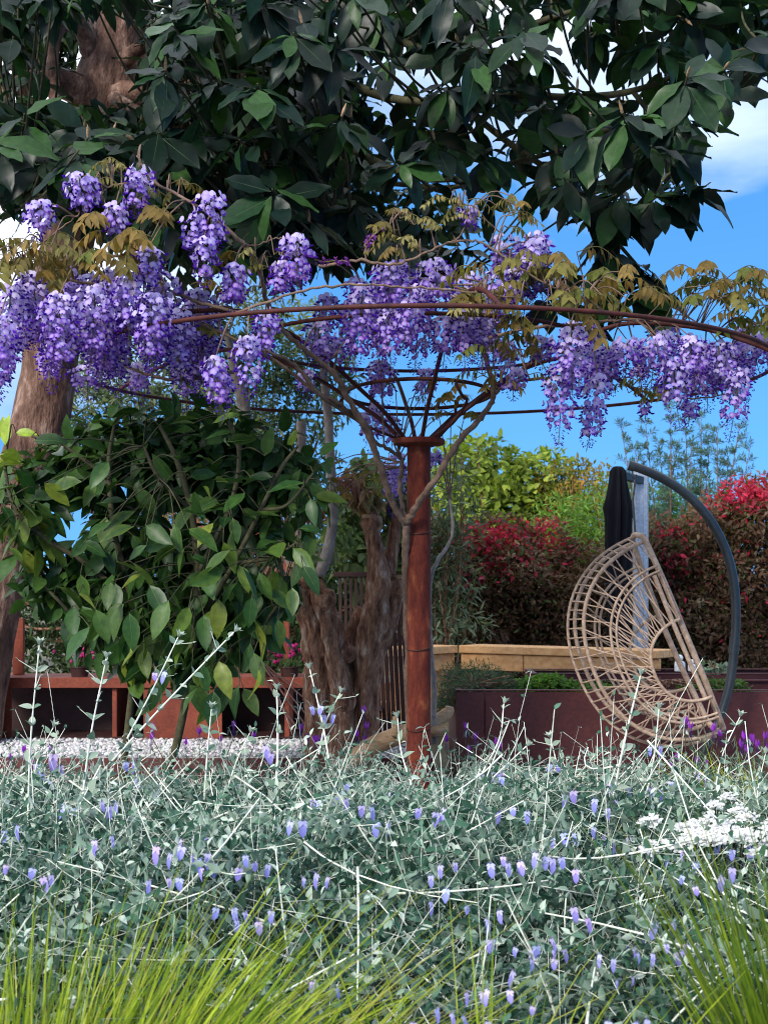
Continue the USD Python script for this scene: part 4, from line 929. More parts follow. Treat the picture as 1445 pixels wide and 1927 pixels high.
# ---------------------------------------------------------------- large tree at left, its canopy over everything
AV = Thing("canopy_tree", "large broad-leaved evergreen tree at left whose dark canopy hangs over the wisteria", "tree", (at(-50, 0, 8.7)[0], 8.7, .17))
TR = [row(*p) for p in ((-75, 1420, 8.7, 74), (-50, 1290, 8.7, 62), (-20, 1150, 8.7, 55), (10, 1040, 8.7, 52), (40, 920, 8.7, 54), (66, 830, 8.7, 55), (82, 760, 8.7, 55), (92, 690, 8.7, 52), (100, 600, 8.7, 50), (118, 500, 8.7, 48), (140, 400, 8.7, 48), (165, 300, 8.7, 52), (190, 210, 8.7, 62), (208, 150, 8.7, 66), (222, 80, 8.7, 54), (238, 0, 8.7, 48), (255, -120, 8.7, 42))]
AV.part("trunk", bark_tube(TR, 28, 6, .09, 5.0, 40, .04), BARK_RED, smooth=True)
LIMBS = [
    [(190, 200, 8.65, 34), (140, 165, 8.5, 30), (85, 152, 8.4, 24), (20, 160, 8.3, 20), (-80, 175, 8.2, 18)],
    [(175, 110, 8.6, 20), (150, 40, 8.5, 18), (110, 55, 8.4, 13), (98, 120, 8.35, 12), (104, 200, 8.3, 12), (92, 260, 8.3, 9)],
    [(112, 60, 8.4, 11), (86, 30, 8.4, 8), (70, -40, 8.4, 7)], [(98, 60, 8.4, 8), (50, 48, 8.3, 7), (-40, 66, 8.2, 5)],
    [(215, 185, 8.6, 30), (290, 165, 8.4, 20), (360, 152, 8.2, 18), (450, 142, 8.0, 16), (540, 112, 7.9, 14), (590, 70, 7.9, 12), (625, 0, 7.9, 11), (640, -120, 7.9, 9)],
    [(235, 110, 8.5, 16), (290, 70, 8.2, 11), (350, 30, 8.0, 10), (420, -10, 7.9, 9), (520, -60, 7.8, 8)],
    [(540, 112, 7.9, 11), (640, 150, 7.5, 9), (740, 185, 7.2, 8), (860, 190, 7.0, 8), (980, 180, 6.9, 7), (1090, 182, 6.8, 7), (1190, 170, 6.7, 6), (1300, 130, 6.7, 5), (1430, 80, 6.7, 4)],
    [(450, 142, 8.0, 11), (560, 230, 7.6, 8), (680, 290, 7.3, 7), (790, 335, 7.1, 6), (890, 330, 7.0, 6), (950, 310, 6.9, 5), (1060, 280, 6.8, 4), (1150, 240, 6.7, 4)],
    [(740, 345, 7.1, 5), (850, 352, 7.0, 5), (940, 322, 6.9, 4)], [(860, 190, 7.0, 6), (960, 270, 6.9, 6), (1060, 340, 6.8, 5), (1130, 420, 6.8, 4), (1200, 500, 6.8, 3)],
    [(625, 0, 7.9, 9), (720, 60, 7.4, 8), (840, 100, 7.2, 7), (960, 60, 7.0, 6), (1080, 20, 6.9, 5), (1240, 0, 6.8, 4)],
    [(215, 185, 8.3, 14), (300, 230, 7.8, 10), (420, 260, 7.4, 8), (520, 300, 7.2, 7), (600, 360, 7.1, 5), (640, 440, 7.0, 4)],
    [(120, 230, 8.2, 12), (80, 280, 7.8, 9), (50, 330, 7.4, 6), (30, 380, 7.2, 4)], [(1190, 170, 6.7, 5), (1260, 260, 6.7, 4), (1300, 300, 6.6, 3)],
    [(350, 152, 8.2, 12), (420, 330, 8.4, 9), (440, 440, 8.4, 7), (560, 470, 8.2, 5), (740, 500, 8.0, 4), (860, 520, 7.9, 3)]]
LP = []
for i, L in enumerate(LIMBS):
    rows = [row(*p) for p in L]
    AV.part("limb", bark_tube(rows, 12, 8, .10, 8, 50 + i), BARK_RED if L[0][3] > 11 else TWIG_DARK, smooth=True)
    LP.append(spline(np.array(rows), 6)[3:, :3])
LP = np.vstack(LP); lt_tree = cKDTree(LP)
r = np.random.default_rng(500)
YB = [(-60, 395), (0, 385), (30, 372), (75, 360), (110, 385), (160, 430), (250, 430), (300, 505), (420, 520), (560, 520), (640, 530), (760, 500), (850, 480), (905, 440), (960, 400), (1010, 405), (1050, 425), (1120, 440), (1200, 430), (1280, 405), (1320, 350), (1352, 290), (1385, 215), (1420, 180), (1450, 165), (1520, 140)]
W = []
tries = 0
while len(W) < 400 and tries < 20000:
    tries += 1
    x, y, d = r.uniform(-60, 1500), r.uniform(-150, 500), r.uniform(5.7, 8.3)
    yb = np.interp(x, [p[0] for p in YB], [p[1] for p in YB])
    if y > yb - 62: continue
    if x > 560 and meshkit.noise(at(x, y, d) * 2.3, 77) < .53: continue
    if 690 < x < 1010 and 280 < y < 420 and r.random() < .75: continue
    if 80 < x < 300 and 0 < y < 215 and d < 8.9 and (d < 8.75 or True) and r.random() < .93: continue
    if x < 330 and y < 160 and r.random() < .55: continue
    p = at(x, y, d)
    if any(np.linalg.norm(p - w) < .17 for w in W): continue
    W.append(p)
for (x, y, d) in ((1130, 430, 6.7), (1150, 470, 6.7), (1200, 500, 6.8), (1100, 520, 6.9), (1180, 545, 6.8), (1230, 530, 6.8), (1300, 350, 6.5), (1230, 370, 6.5), (1160, 365, 6.5), (1265, 340, 6.6), (1090, 350, 6.6), (50, 300, 7.0), (20, 290, 7.0), (70, 280, 6.9), (560, 440, 8.0), (650, 460, 8.0), (740, 470, 7.9), (820, 470, 7.9), (480, 450, 8.2), (380, 440, 8.3), (330, 400, 8.2), (690, 420, 8.0), (600, 400, 8.2), (860, 460, 7.8), (1030, 560, 7.4), (900, 560, 7.6), (1110, 590, 7.2)):
    W.append(at(x, y, d))
for (x, y, d) in ((120, 250, 8.0), (180, 250, 8.0), (150, 300, 7.8), (215, 290, 7.7), (100, 330, 7.6), (170, 350, 7.7), (230, 350, 7.8), (130, 390, 7.9), (190, 400, 7.9), (250, 400, 8.0), (60, 240, 7.8), (270, 250, 7.9), (280, 330, 7.9)):
    W.append(at(x, y, d))
W = np.array(W)
LV = [leaf(7, .50, peak=.55, fold=.10, curl=c, wave=w) for c, w in ((.12, .02), (.30, .03), (.02, .025), (.5, .02))]
for i_, k_ in enumerate((1.0, .82, 1.15, .95)): LV[i_][0][:, 1] *= k_
leaves, tw, bd = [], MB(), MB()
for i, p in enumerate(W):
    _, j = lt_tree.query(p); a = LP[j]
    L = np.linalg.norm(p - a)
    if L > .02:
        q = spline([a, (a + p) / 2 + np.array([0, 0, -.08 * L]) + r.normal(0, .03, 3), p], 5); tw.add(tube(q, np.linspace(.008, .0045, len(q)), 5))
        up = unit(q[-1] - q[-3])
    else: up = np.array([0, 0, 1.0])
    ax = unit(up * .5 + np.array([0, -.15, .55]) + r.normal(0, .25, 3))
    n = r.integers(7, 12); e1 = unit(np.cross(ax, r.normal(size=3))); e2 = np.cross(ax, e1)
    if r.random() < .5: bd.add(tube(np.array([p, p + ax * .03, p + ax * .055]), [.006, .0075, .001], 6))
    for m in range(n):
        ph = m * 2.4 + r.normal(0, .25); out = e1 * math.cos(ph) + e2 * math.sin(ph)
        dirr = unit(out + ax * r.uniform(-.15, .45) + np.array([0, 0, -r.uniform(.15, .95)]))
        leaves.append((p - ax * r.uniform(0, .06) + out * .012, dirr, ax + np.array([0, 0, .4]) + r.normal(0, .25, 3), r.uniform(.12, .25), r.random(), r.integers(0, 4)))
    if i % 3 == 0:      # older leaves along the twig
        for m in range(3):
            f_ = r.uniform(.3, .9); pp = a * (1 - f_) + p * f_ + np.array([0, 0, -.05 * L]); dirr = unit(r.normal(size=3) * (1, 1, .3) + np.array([0, 0, -.6])); leaves.append((pp, dirr, np.array([0, 0, 1.0]) + r.normal(0, .3, 3), r.uniform(.13, .22), r.random(), r.integers(0, 4)))
leaves.sort(key=lambda l: -l[3] / l[0][1] * (1 if -.1 < l[0][1] and -20 < CX + l[0][0] / l[0][1] * F < 1465 and HY - (l[0][2] - CH) / l[0][1] * F > -30 else .1))
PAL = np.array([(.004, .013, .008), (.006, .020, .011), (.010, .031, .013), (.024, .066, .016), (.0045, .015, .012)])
def one(l, mbx):
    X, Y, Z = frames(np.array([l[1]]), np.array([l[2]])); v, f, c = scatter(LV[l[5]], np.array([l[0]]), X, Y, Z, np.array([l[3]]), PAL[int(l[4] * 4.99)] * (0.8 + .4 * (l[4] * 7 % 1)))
    return v, f, c
def ribbed(vfc, width, col):
    v, f, c = vfc; mid = v[1::3]; mb_ = MB(); mb_.add((v, f), c); nrm_ = unit(np.cross(mid[1] - mid[0], v[3] - v[5])); mb_.add(tube(mid - nrm_ * width * .3, np.linspace(width, width * .3, len(mid)), 4), col); return mb_.get()
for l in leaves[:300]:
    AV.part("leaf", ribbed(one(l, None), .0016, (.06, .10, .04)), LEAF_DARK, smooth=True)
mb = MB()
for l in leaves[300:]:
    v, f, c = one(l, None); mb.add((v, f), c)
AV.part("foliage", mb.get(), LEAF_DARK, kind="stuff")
# inner leaves deep in the crown, behind the fork of the trunk
sp = [(*at(x, y, d), .42, .4, .32) for x, y, d in ((60, 60, 9.6), (0, 250, 9.4), (180, 60, 9.8), (330, 80, 9.4), (330, 260, 9.2), (450, 350, 9.2), (480, 60, 9.0), (560, 200, 8.9), (620, 380, 8.9), (760, 420, 8.7), (180, 300, 9.4), (60, 300, 9.4), (330, 430, 9.2), (520, 430, 9.0), (400, 150, 9.2), (420, 20, 9.3), (620, 280, 9.0), (560, 60, 9.1), (250, 380, 9.3))]
c, P, k = cloud(4200, sp, .18, [(.014, .03, .016), (.022, .044, .02), (.05, .075, .02)], 505, LV[1], .1, .5); AV.part("inner_foliage", c, LEAF_DARK, kind="stuff")
AV.part("twigs", tw.get()[:2], TWIG_DARK, smooth=True, kind="stuff")
AV.part("buds", bd.get()[:2], DRIFT, smooth=True, kind="stuff")

# ---------------------------------------------------------------- citrus at left
CI = Thing("citrus_tree", "young citrus tree with large glossy yellow-mottled leaves at left behind the silver shrub", "tree", (at(270, 0, 6.5)[0], 6.5, 0))
CS = [[(296, 1560, 6.5, 8), (312, 1470, 6.5, 7.5), (335, 1390, 6.45, 7.5), (352, 1300, 6.4, 8), (365, 1200, 6.3, 8), (372, 1080, 6.2, 7), (360, 960, 6.15, 6), (330, 860, 6.1, 5), (300, 800, 6.1, 3)],
      [(228, 1560, 6.5, 7), (232, 1450, 6.5, 7), (242, 1360, 6.45, 7), (252, 1250, 6.4, 7), (245, 1120, 6.35, 6.5), (215, 1000, 6.3, 5.5), (205, 880, 6.25, 5), (215, 800, 6.2, 3)],
      [(365, 1190, 6.3, 6), (440, 1060, 6.2, 5), (490, 960, 6.15, 4.5), (530, 880, 6.1, 4), (560, 840, 6.1, 2.5)],
      [(245, 1130, 6.35, 6), (160, 1060, 6.3, 5), (80, 1010, 6.25, 4.5), (30, 960, 6.2, 4), (10, 880, 6.2, 3), (20, 800, 6.2, 2.5)],
      [(372, 1080, 6.2, 5), (430, 960, 6.1, 4.5), (450, 860, 6.05, 4), (430, 790, 6.0, 2.5)], [(350, 1300, 6.4, 5), (430, 1230, 6.3, 4), (490, 1180, 6.25, 3.5), (530, 1130, 6.2, 2.5)],
      [(252, 1240, 6.4, 5), (170, 1190, 6.35, 4), (110, 1130, 6.3, 3.5), (60, 1080, 6.3, 2.5)], [(205, 900, 6.25, 4), (120, 840, 6.2, 3.5), (60, 820, 6.2, 2.5)],
      [(360, 960, 6.15, 4), (300, 900, 6.0, 4), (270, 840, 5.95, 3)], [(490, 960, 6.15, 3.5), (540, 950, 6.1, 3), (590, 890, 6.1, 2.2)], [(440, 1060, 6.2, 4), (510, 1050, 6.1, 3), (560, 1020, 6.05, 2)]]
CP = []
for i, L in enumerate(CS):
    rows = [row(*p) for p in L]; CI.part("trunk" if i < 2 else "branch", bark_tube(rows, 10, 7, .08, 15, 600 + i), TWIG_DARK, smooth=True); CP.append(spline(np.array(rows), 6)[8 if i < 2 else 2:, :3])
CP = np.vstack(CP); ct = cKDTree(CP); r = np.random.default_rng(601)
OUT = [(-30, 900, 1060), (20, 800, 1100), (70, 820, 1160), (120, 840, 1180), (170, 850, 1190), (210, 790, 1240), (260, 790, 1280), (330, 775, 1330), (400, 790, 1340), (450, 790, 1320), (500, 830, 1250), (540, 830, 1160), (580, 830, 1080), (625, 860, 930)]
CL = [leaf(6, .50, peak=.48, fold=.16, curl=c, wave=w) for c, w in ((.12, .015), (.28, .02), (.05, .012))]
LP_, cnt, tries = [], 0, 0
while cnt < 300 and tries < 20000:
    tries += 1
    x = r.uniform(-30, 625); y = r.uniform(770, 1345); d = r.uniform(5.7, 6.6)
    a, b = np.interp(x, [o[0] for o in OUT], [o[1] for o in OUT]), np.interp(x, [o[0] for o in OUT], [o[2] for o in OUT])
    if not a < y < b: continue
    if 80 < x < 150 and 940 < y < 1040 and r.random() < .9: continue
    if y > 1180 and r.random() < .55: continue
    p = at(x, y, d)
    if any(np.linalg.norm(p - q) < .06 for q in LP_): continue
    LP_.append(p); cnt += 1
    _, j = ct.query(p); a = CP[j]; lowf = np.clip((y - 850) / 350, 0, 1)
    outw = unit(p - a + 1e-4); q = spline([a, (a + p) / 2 + np.array([0, 0, .02]), p], 4)
    dirr = unit(outw * .5 + r.normal(size=3) * np.array([.8, .6, .4]) + np.array([0, -.1, .25 - 1.7 * lowf])); sz = r.uniform(.095, .165) * (.92 + .25 * lowf)
    X, Y, Z = frames(np.array([dirr]), np.array([np.array([0, -.5, .8]) + r.normal(0, .45, 3)]))
    yel = r.random() < .22 * (.4 + lowf)
    base = np.array([(.014, .045, .012), (.020, .060, .015), (.030, .078, .017), (.045, .092, .02)])[r.integers(0, 4)] if not yel else np.array([(.08, .13, .02), (.14, .18, .025)])[r.integers(0, 2)]
    if x < 60 and y < 900: base = np.array((.20, .28, .03))
    v, f, c = scatter(CL[r.integers(0, 3)], np.array([p]), X, Y, Z, np.array([sz]), base * r.uniform(.8, 1.25))
    c = c.copy()
    if r.random() < .4 and not yel:
        e = np.abs(np.tile([1, 0, 1], len(c) // 3)) * r.uniform(.1, .5); c = c * (1 - e[:, None]) + np.array([.13, .17, .02]) * e[:, None]
    CI.part("leaf", ribbed((v, f, c), .0013, (.12, .18, .04)), LEAF_GLOSS, smooth=True)
    if np.linalg.norm(p - a) > .01: CI.part("petiole", tube(q, np.linspace(.003, .002, len(q)), 4), TWIG_DARK, smooth=True)
sp = [(*at(x, y, 6.45), .16, .14, .15) for x, y in ((180, 900), (280, 880), (380, 900), (450, 950), (230, 1000), (330, 1020), (420, 1060), (270, 1110), (380, 1150), (180, 1080), (480, 900), (330, 1210), (60, 920), (210, 840), (300, 820), (400, 820), (460, 850), (530, 870), (130, 870), (100, 1090), (440, 1170))]
c, P, k = cloud(2300, sp, .125, [(.014, .04, .010), (.022, .058, .014), (.035, .08, .016)], 606, CL[1], .15, .7); CI.part("inner_foliage", c, LEAF_GLOSS, kind="stuff")
sp = [(*at(x, y, 6.3), .13, .14, .12) for x, y in ((150, 1140), (200, 1180), (250, 1230), (300, 1180), (390, 1230), (470, 1170), (230, 1120), (330, 1100), (420, 1120), (500, 1110), (60, 1000), (540, 1000), (560, 920))]
c, P, k = cloud(330, sp, .135, [(.014, .045, .012), (.022, .062, .015), (.035, .082, .018), (.055, .10, .022), (.10, .14, .025)], 608, CL[0], .2, 1.6); CI.part("hanging_foliage", c, LEAF_GLOSS, kind="stuff")

# ---------------------------------------------------------------- silver germander in the foreground
GE = Thing("silver_germander", "sprawling silver-leaved shrub with white stems and pale blue flowers filling the foreground", "shrub", (0, 4.2, .03))
r = np.random.default_rng(700)
def top_h(x, y):
    h = np.interp(y, [1.4, 2.2, 3.0, 4.0, 5.0, 5.8, 6.4, 6.9], [.42, .50, .52, .50, .43, .33, .22, .12])
    h = h + .24 * (meshkit.fbm(np.stack([x * 1.9, y * 1.9, 0 * x], -1), 3, 11) - .5)
    px = CX + x / y * F
    h = h - .10 * np.exp(-((px - 1345) / 75) ** 2 - ((y - 4.9) / .5) ** 2)
    h = h - .13 * np.exp(-((px - 790) / 55) ** 2) * np.clip((y - 4.6) / 1.0, 0, 1)
    return h - .07 * np.exp(-((px - 380) / 130) ** 2) * np.clip((y - 4.5) / 1.5, 0, 1)
GLW = leaf(5, .60, peak=.45, fold=.15, curl=.2)
GL = leaf(4, .50, peak=.44, fold=.20, curl=.25)
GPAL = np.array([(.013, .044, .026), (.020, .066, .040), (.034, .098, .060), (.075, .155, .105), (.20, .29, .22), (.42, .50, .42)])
NS = 6000
y = 2.35 + (6.75 - 2.35) * r.random(NS) ** .95; hw = (760 / F) * y + .15; x = r.uniform(-1, 1, NS) * hw
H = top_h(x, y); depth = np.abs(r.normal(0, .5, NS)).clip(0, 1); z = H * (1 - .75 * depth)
az = r.uniform(0, 2 * np.pi, NS); el = np.clip(r.normal(.55, .55, NS), -.5, 1.5)
D = np.stack([np.cos(az) * np.cos(el), np.sin(az) * np.cos(el), np.sin(el)], 1); LN = r.uniform(.10, .36, NS)
rad0 = np.where(r.random(NS) < .16, r.uniform(.0016, .0025, NS), r.uniform(.0005, .0010, NS))
LN = np.where(rad0 > .0015, LN * r.uniform(1.0, 1.9, NS), LN)
B = np.stack([x, y, z], 1) - D * LN[:, None] * .75
B[:, 2] = np.maximum(B[:, 2], .02)
BEND = r.normal(0, .24, (NS, 3)) + np.array([0, 0, .05])
tt = np.linspace(0, 1, 6)
C_ = B[:, None] + D[:, None] * (LN[:, None] * tt)[..., None] + BEND[:, None] * (LN[:, None] * tt**2)[..., None]
C_[:, :, 2] = np.maximum(C_[:, :, 2], .02)
score = rad0 * LN / y * (1 - depth * .7)
big = set(np.argsort(-score)[:240].tolist())
mbS = MB()
for i in range(NS):
    tb = tube(C_[i], np.linspace(rad0[i], rad0[i] * .55, 6), 4)
    if i in big: GE.part("stem", (tube(C_[i], np.linspace(rad0[i] * 1.25, rad0[i] * .6, 6), 6)), STEM_WHITE, smooth=True)
    else: mbS.add(tb)
GE.part("twigs", mbS.get()[:2], STEM_WHITE, smooth=True, kind="stuff")
# leaf pairs at the nodes
mbL = MB()
NN = 8
for s in (-1, 1):
    k = np.linspace(.18, 1.0, NN)
    for m, kk in enumerate(k):
        j = np.clip(kk * 5, 0, 4.999); a = int(j); P = C_[:, a] * (1 - (j - a)) + C_[:, a + 1] * (j - a)
        keep = r.random(NS) < .86
        side = unit(np.cross(D, (0.3, .2, 1.0))); up = np.cross(side, D)
        roll = (m % 2) * 1.5708 + r.normal(0, .3, NS)
        o = (side * np.cos(roll)[:, None] + up * np.sin(roll)[:, None]) * s
        dd = unit(o * .8 + D * .5 + r.normal(0, .2, (NS, 3)))
        X, Y, Z = frames(dd, D + r.normal(0, .35, (NS, 3)) + np.array([0, 0, .4]))
        sz = r.uniform(.024, .044, NS) * (1.15 - .5 * kk)
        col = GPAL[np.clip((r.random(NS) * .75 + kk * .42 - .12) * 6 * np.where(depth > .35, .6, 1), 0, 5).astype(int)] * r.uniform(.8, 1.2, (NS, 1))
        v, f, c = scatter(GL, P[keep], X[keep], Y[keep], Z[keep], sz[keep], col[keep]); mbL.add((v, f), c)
# dense small leaves filling the body of the shrub
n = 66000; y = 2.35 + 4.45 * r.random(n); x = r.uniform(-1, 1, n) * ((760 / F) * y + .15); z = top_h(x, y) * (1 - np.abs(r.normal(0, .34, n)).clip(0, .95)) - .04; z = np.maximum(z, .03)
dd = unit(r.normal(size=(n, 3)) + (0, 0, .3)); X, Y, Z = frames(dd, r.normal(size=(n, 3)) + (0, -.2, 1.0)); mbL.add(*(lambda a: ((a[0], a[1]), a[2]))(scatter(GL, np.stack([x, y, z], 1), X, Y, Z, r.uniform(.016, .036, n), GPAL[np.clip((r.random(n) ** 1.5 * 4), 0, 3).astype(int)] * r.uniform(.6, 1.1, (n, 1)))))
GE.part("foliage", mbL.get(), LEAF_FELT, kind="stuff")

# flower: a drooping lobed lip under two small side lobes, long stamens above
def gflower():
    mbx = MB(); lip = leaf(6, .55, peak=.6, fold=.14, curl=.35)[0].copy(), leaf(6, .55)[1]
    pale, mid = np.array([.46, .44, .88]), np.array([.28, .26, .80])
    mbx.add(lip, np.linspace(0, 1, len(lip[0]))[:, None] * (mid - pale) + pale)
    for a, L in ((.55, .5), (-.55, .5), (1.15, .36), (-1.15, .36)):
        v, f = leaf(4, .5); v = v * L; c_, s_ = math.cos(a), math.sin(a); mbx.add((np.stack([v[:, 0] * c_ - v[:, 1] * s_, v[:, 0] * s_ + v[:, 1] * c_, v[:, 2] + .05], 1), f), (.62, .60, .92))
    for a in (-.12, .12):
        mbx.add(tube(np.array([(0, a * .3, .03), (-.10, a, .28), (.02, a * 1.3, .50)]), .012, 3), (.50, .46, .80))
    mbx.add(tube(np.array([(-.22, 0, 0), (-.08, 0, 0), (.03, 0, 0)]), [.05, .09, .07], 6), (.12, .17, .12)); mbx.add(tube(np.array([(-.20, 0, 0), (-.6, 0, -.12), (-.95, .1, -.5), (-1.3, .3, -1.2)]), [.03, .03, .035, .04], 4), (.30, .36, .28))
    return mbx.get()
GF = gflower()
def put_flower(p, sz, seed, parent=None):
    rr = np.random.default_rng(seed); a = rr.uniform(-2.6, -.5); dr = unit(np.array([math.cos(a) * .45, math.sin(a) * .45, -1.0]) + rr.normal(0, .15, 3))
    X, Y, Z = frames(dr, np.array([math.cos(a), math.sin(a), .3])); g0 = GF[0] * rr.uniform(.72, 1.2, 3)
    V = p + sz * (g0[:, :1] * X + g0[:, 1:2] * Y + g0[:, 2:] * Z)
    GE.part("flower", (V, GF[1], GF[2] * rr.uniform(.7, 1.15) * np.array([rr.uniform(.85, 1.2), 1, 1])), PETAL, parent=parent, smooth=True)
FL = [(350, 1595, 3), (395, 1625, 3), (478, 1628, 2), (318, 1655, 2), (80, 1650, 2), (598, 1662, 2), (470, 1725, 3), (425, 1722, 1), (80, 1455, 2), (105, 1437, 1), (240, 1510, 2), (205, 1512, 2), (195, 1568, 1), (250, 1450, 2), (610, 1865, 1), (505, 1420, 1), (640, 1490, 2), (600, 1500, 2), (680, 1520, 2), (730, 1495, 1),
      (720, 1540, 1), (860, 1485, 2), (930, 1445, 2), (965, 1535, 2), (1060, 1570, 2), (1140, 1570, 3), (955, 1615, 2), (990, 1620, 3), (1055, 1625, 2), (840, 1690, 2), (830, 1640, 2), (925, 1730, 1), (990, 1780, 3), (1040, 1775, 2), (1000, 1815, 2), (1155, 1805, 2), (1210, 1790, 1), (1275, 1780, 2), (1250, 1725, 1), (1195, 1910, 2), (960, 1880, 2), (885, 1870, 1), (800, 1915, 2), (870, 1915, 2),
      (1285, 1610, 2), (1390, 1585, 3), (1425, 1600, 1), (1300, 1660, 1), (1240, 1480, 2), (1160, 1480, 2), (1320, 1460, 1), (1130, 1520, 1), (820, 1530, 2), (20, 1560, 1), (130, 1520, 1), (330, 1600, 1), (560, 1560, 1), (1070, 1480, 1), (380, 1560, 1), (0, 1620, 1), (1370, 1650, 1), (1090, 1720, 1), (1175, 1845, 1)]
fi = 0
def bed_depth(px, py):
    best, bd_ = 9, 4.0
    for dd_ in np.linspace(2.0, 6.7, 60):
        w = at(px, py, dd_); e = abs(w[2] - top_h(np.array([w[0]]), np.array([dd_]))[0])
        if e < best: best, bd_ = e, dd_
    return bd_
for (px, py, n) in FL:
    d = bed_depth(px, py) - .12
    n += 1
    for m in range(n):
        p = at(px + (m - (n - 1) / 2) * r.uniform(10, 28) * 4.0 / d, py + r.uniform(-17, 17), d + r.normal(0, .02)); put_flower(p, r.uniform(20, 31) / F * d, 800 + fi); fi += 1
# tall sprigs standing above the mass
SPR = [((52, 1600), (74, 1215), 4.3, 7), ((148, 1570), (200, 1240), 4.4, 7), ((150, 1500), (440, 1190), 4.5, 7), ((240, 1390), (335, 1200), 4.7, 6), ((384, 1510), (398, 1335), 4.6, 6), ((515, 1540), (521, 1300), 4.4, 8), ((622, 1450), (583, 1260), 4.8, 6), ((600, 1420), (640, 1305), 4.9, 5), ((1145, 1545), (1205, 1272), 4.5, 8),
       ((1210, 1520), (1240, 1335), 4.8, 6), ((1345, 1490), (1392, 1350), 4.9, 5), ((840, 1560), (990, 1405), 4.6, 6), ((905, 1460), (948, 1325), 5.0, 6), ((1070, 1500), (1036, 1390), 5.0, 5), ((775, 1480), (748, 1352), 4.7, 5), ((290, 1560), (245, 1410), 4.6, 5), ((190, 1440), (110, 1600), 4.2, 5), ((580, 1580), (690, 1470), 4.5, 5), ((1000, 1580), (1120, 1420), 4.7, 4), ((1290, 1560), (1205, 1440), 4.6, 4), ((670, 1560), (560, 1450), 4.4, 4),
       ((1100, 1640), (1020, 1500), 3.9, 5), ((450, 1720), (600, 1560), 3.5, 5), ((760, 1760), (690, 1580), 3.4, 5), ((960, 1700), (1010, 1530), 3.7, 5), ((300, 1680), (180, 1540), 3.6, 5), ((890, 1800), (900, 1600), 3.2, 5), ((1180, 1700), (1260, 1560), 3.7, 5), ((1130, 1850), (1220, 1690), 3.0, 5), ((620, 1850), (720, 1690), 3.0, 5), ((60, 1480), (100, 1370), 4.9, 5), ((430, 1480), (470, 1380), 4.9, 5), ((1420, 1560), (1440, 1420), 4.7, 4)]
for i, ((bx, by), (tx, ty), d, wpx) in enumerate(SPR):
    rr = np.random.default_rng(900 + i); b, e = at(bx, by, d), at(tx, ty, d + rr.uniform(-.1, .1)); ax = unit(e - b); L = np.linalg.norm(e - b)
    q = spline([b, (b + e) / 2 + rr.normal(0, .010, 3), e], 8); w0 = .62 * wpx / 2 / F * d
    sp_ = GE.part("sprig", tube(q, np.linspace(w0 * 1.05, w0 * .6, len(q)), 8), STEM_WHITE, smooth=True, label="tall pale upright sprig")
    nn = max(4, int(L / .055)); side = unit(np.cross(ax, (0, 1.0, .2)))
    V = MB()
    for m in range(nn):
        f_ = (m + .6) / nn; p = np.array([np.interp(f_, np.linspace(0, 1, len(q)), q[:, k]) for k in range(3)]); o = side if m % 2 else unit(np.cross(ax, side))
        for s in (-1, 1):
            dd = unit(o * s * .85 + ax * .75 + rr.normal(0, .32, 3)); X, Y, Z = frames(np.array([dd]), np.array([ax * .6 + np.array([0, -.7, .3]) + rr.normal(0, .3, 3)])); sz = rr.uniform(.034, .056) * (1.1 - .45 * f_)
            c = np.array([(.10, .17, .12), (.15, .22, .16), (.22, .29, .22), (.30, .36, .28)])[rr.integers(0, 4)] * rr.uniform(.9, 1.2)
            if rr.random() < .25:
                s2 = p + o * s * rr.uniform(.03, .06) + ax * .03; V.add(tube(np.array([p, (p + s2) / 2, s2]), [.0018, .0015, .001], 4), (.6, .62, .52))
                v, f, c2 = scatter(GL, np.array([s2, s2]), *[np.repeat(A_, 2, 0) for A_ in (X, Y, Z)], np.array([.014, .012]), c); V.add((v, f), c2)
            v, f, c2 = scatter(GLW, np.array([p]), X, Y, Z, np.array([sz]), c)
            if sz > .046: GE.part("leaf", (v, f, c2), LEAF_FELT, parent=sp_, smooth=True)
            else: V.add((v, f), c2)
    for m in range(6):
        a = m * 1.05; dd = unit(ax * 1.3 + side * math.cos(a) * .6 + np.cross(ax, side) * math.sin(a) * .6); X, Y, Z = frames(np.array([dd]), np.array([ax])); v, f, c2 = scatter(GL, np.array([e]), X, Y, Z, np.array([.030]), (.34, .40, .32)); V.add((v, f), c2)
    GE.part("small_leaves", V.get(), LEAF_FELT, parent=sp_, smooth=True, kind="stuff")
    if i in (3, 6, 7, 9, 11, 13, 28): put_flower(q[len(q) * 2 // 3] + np.array([.012, -.02, -.01]), .034, 950 + i); put_flower(q[len(q) * 2 // 3] + np.array([-.022, -.02, -.012]), .034, 970 + i)

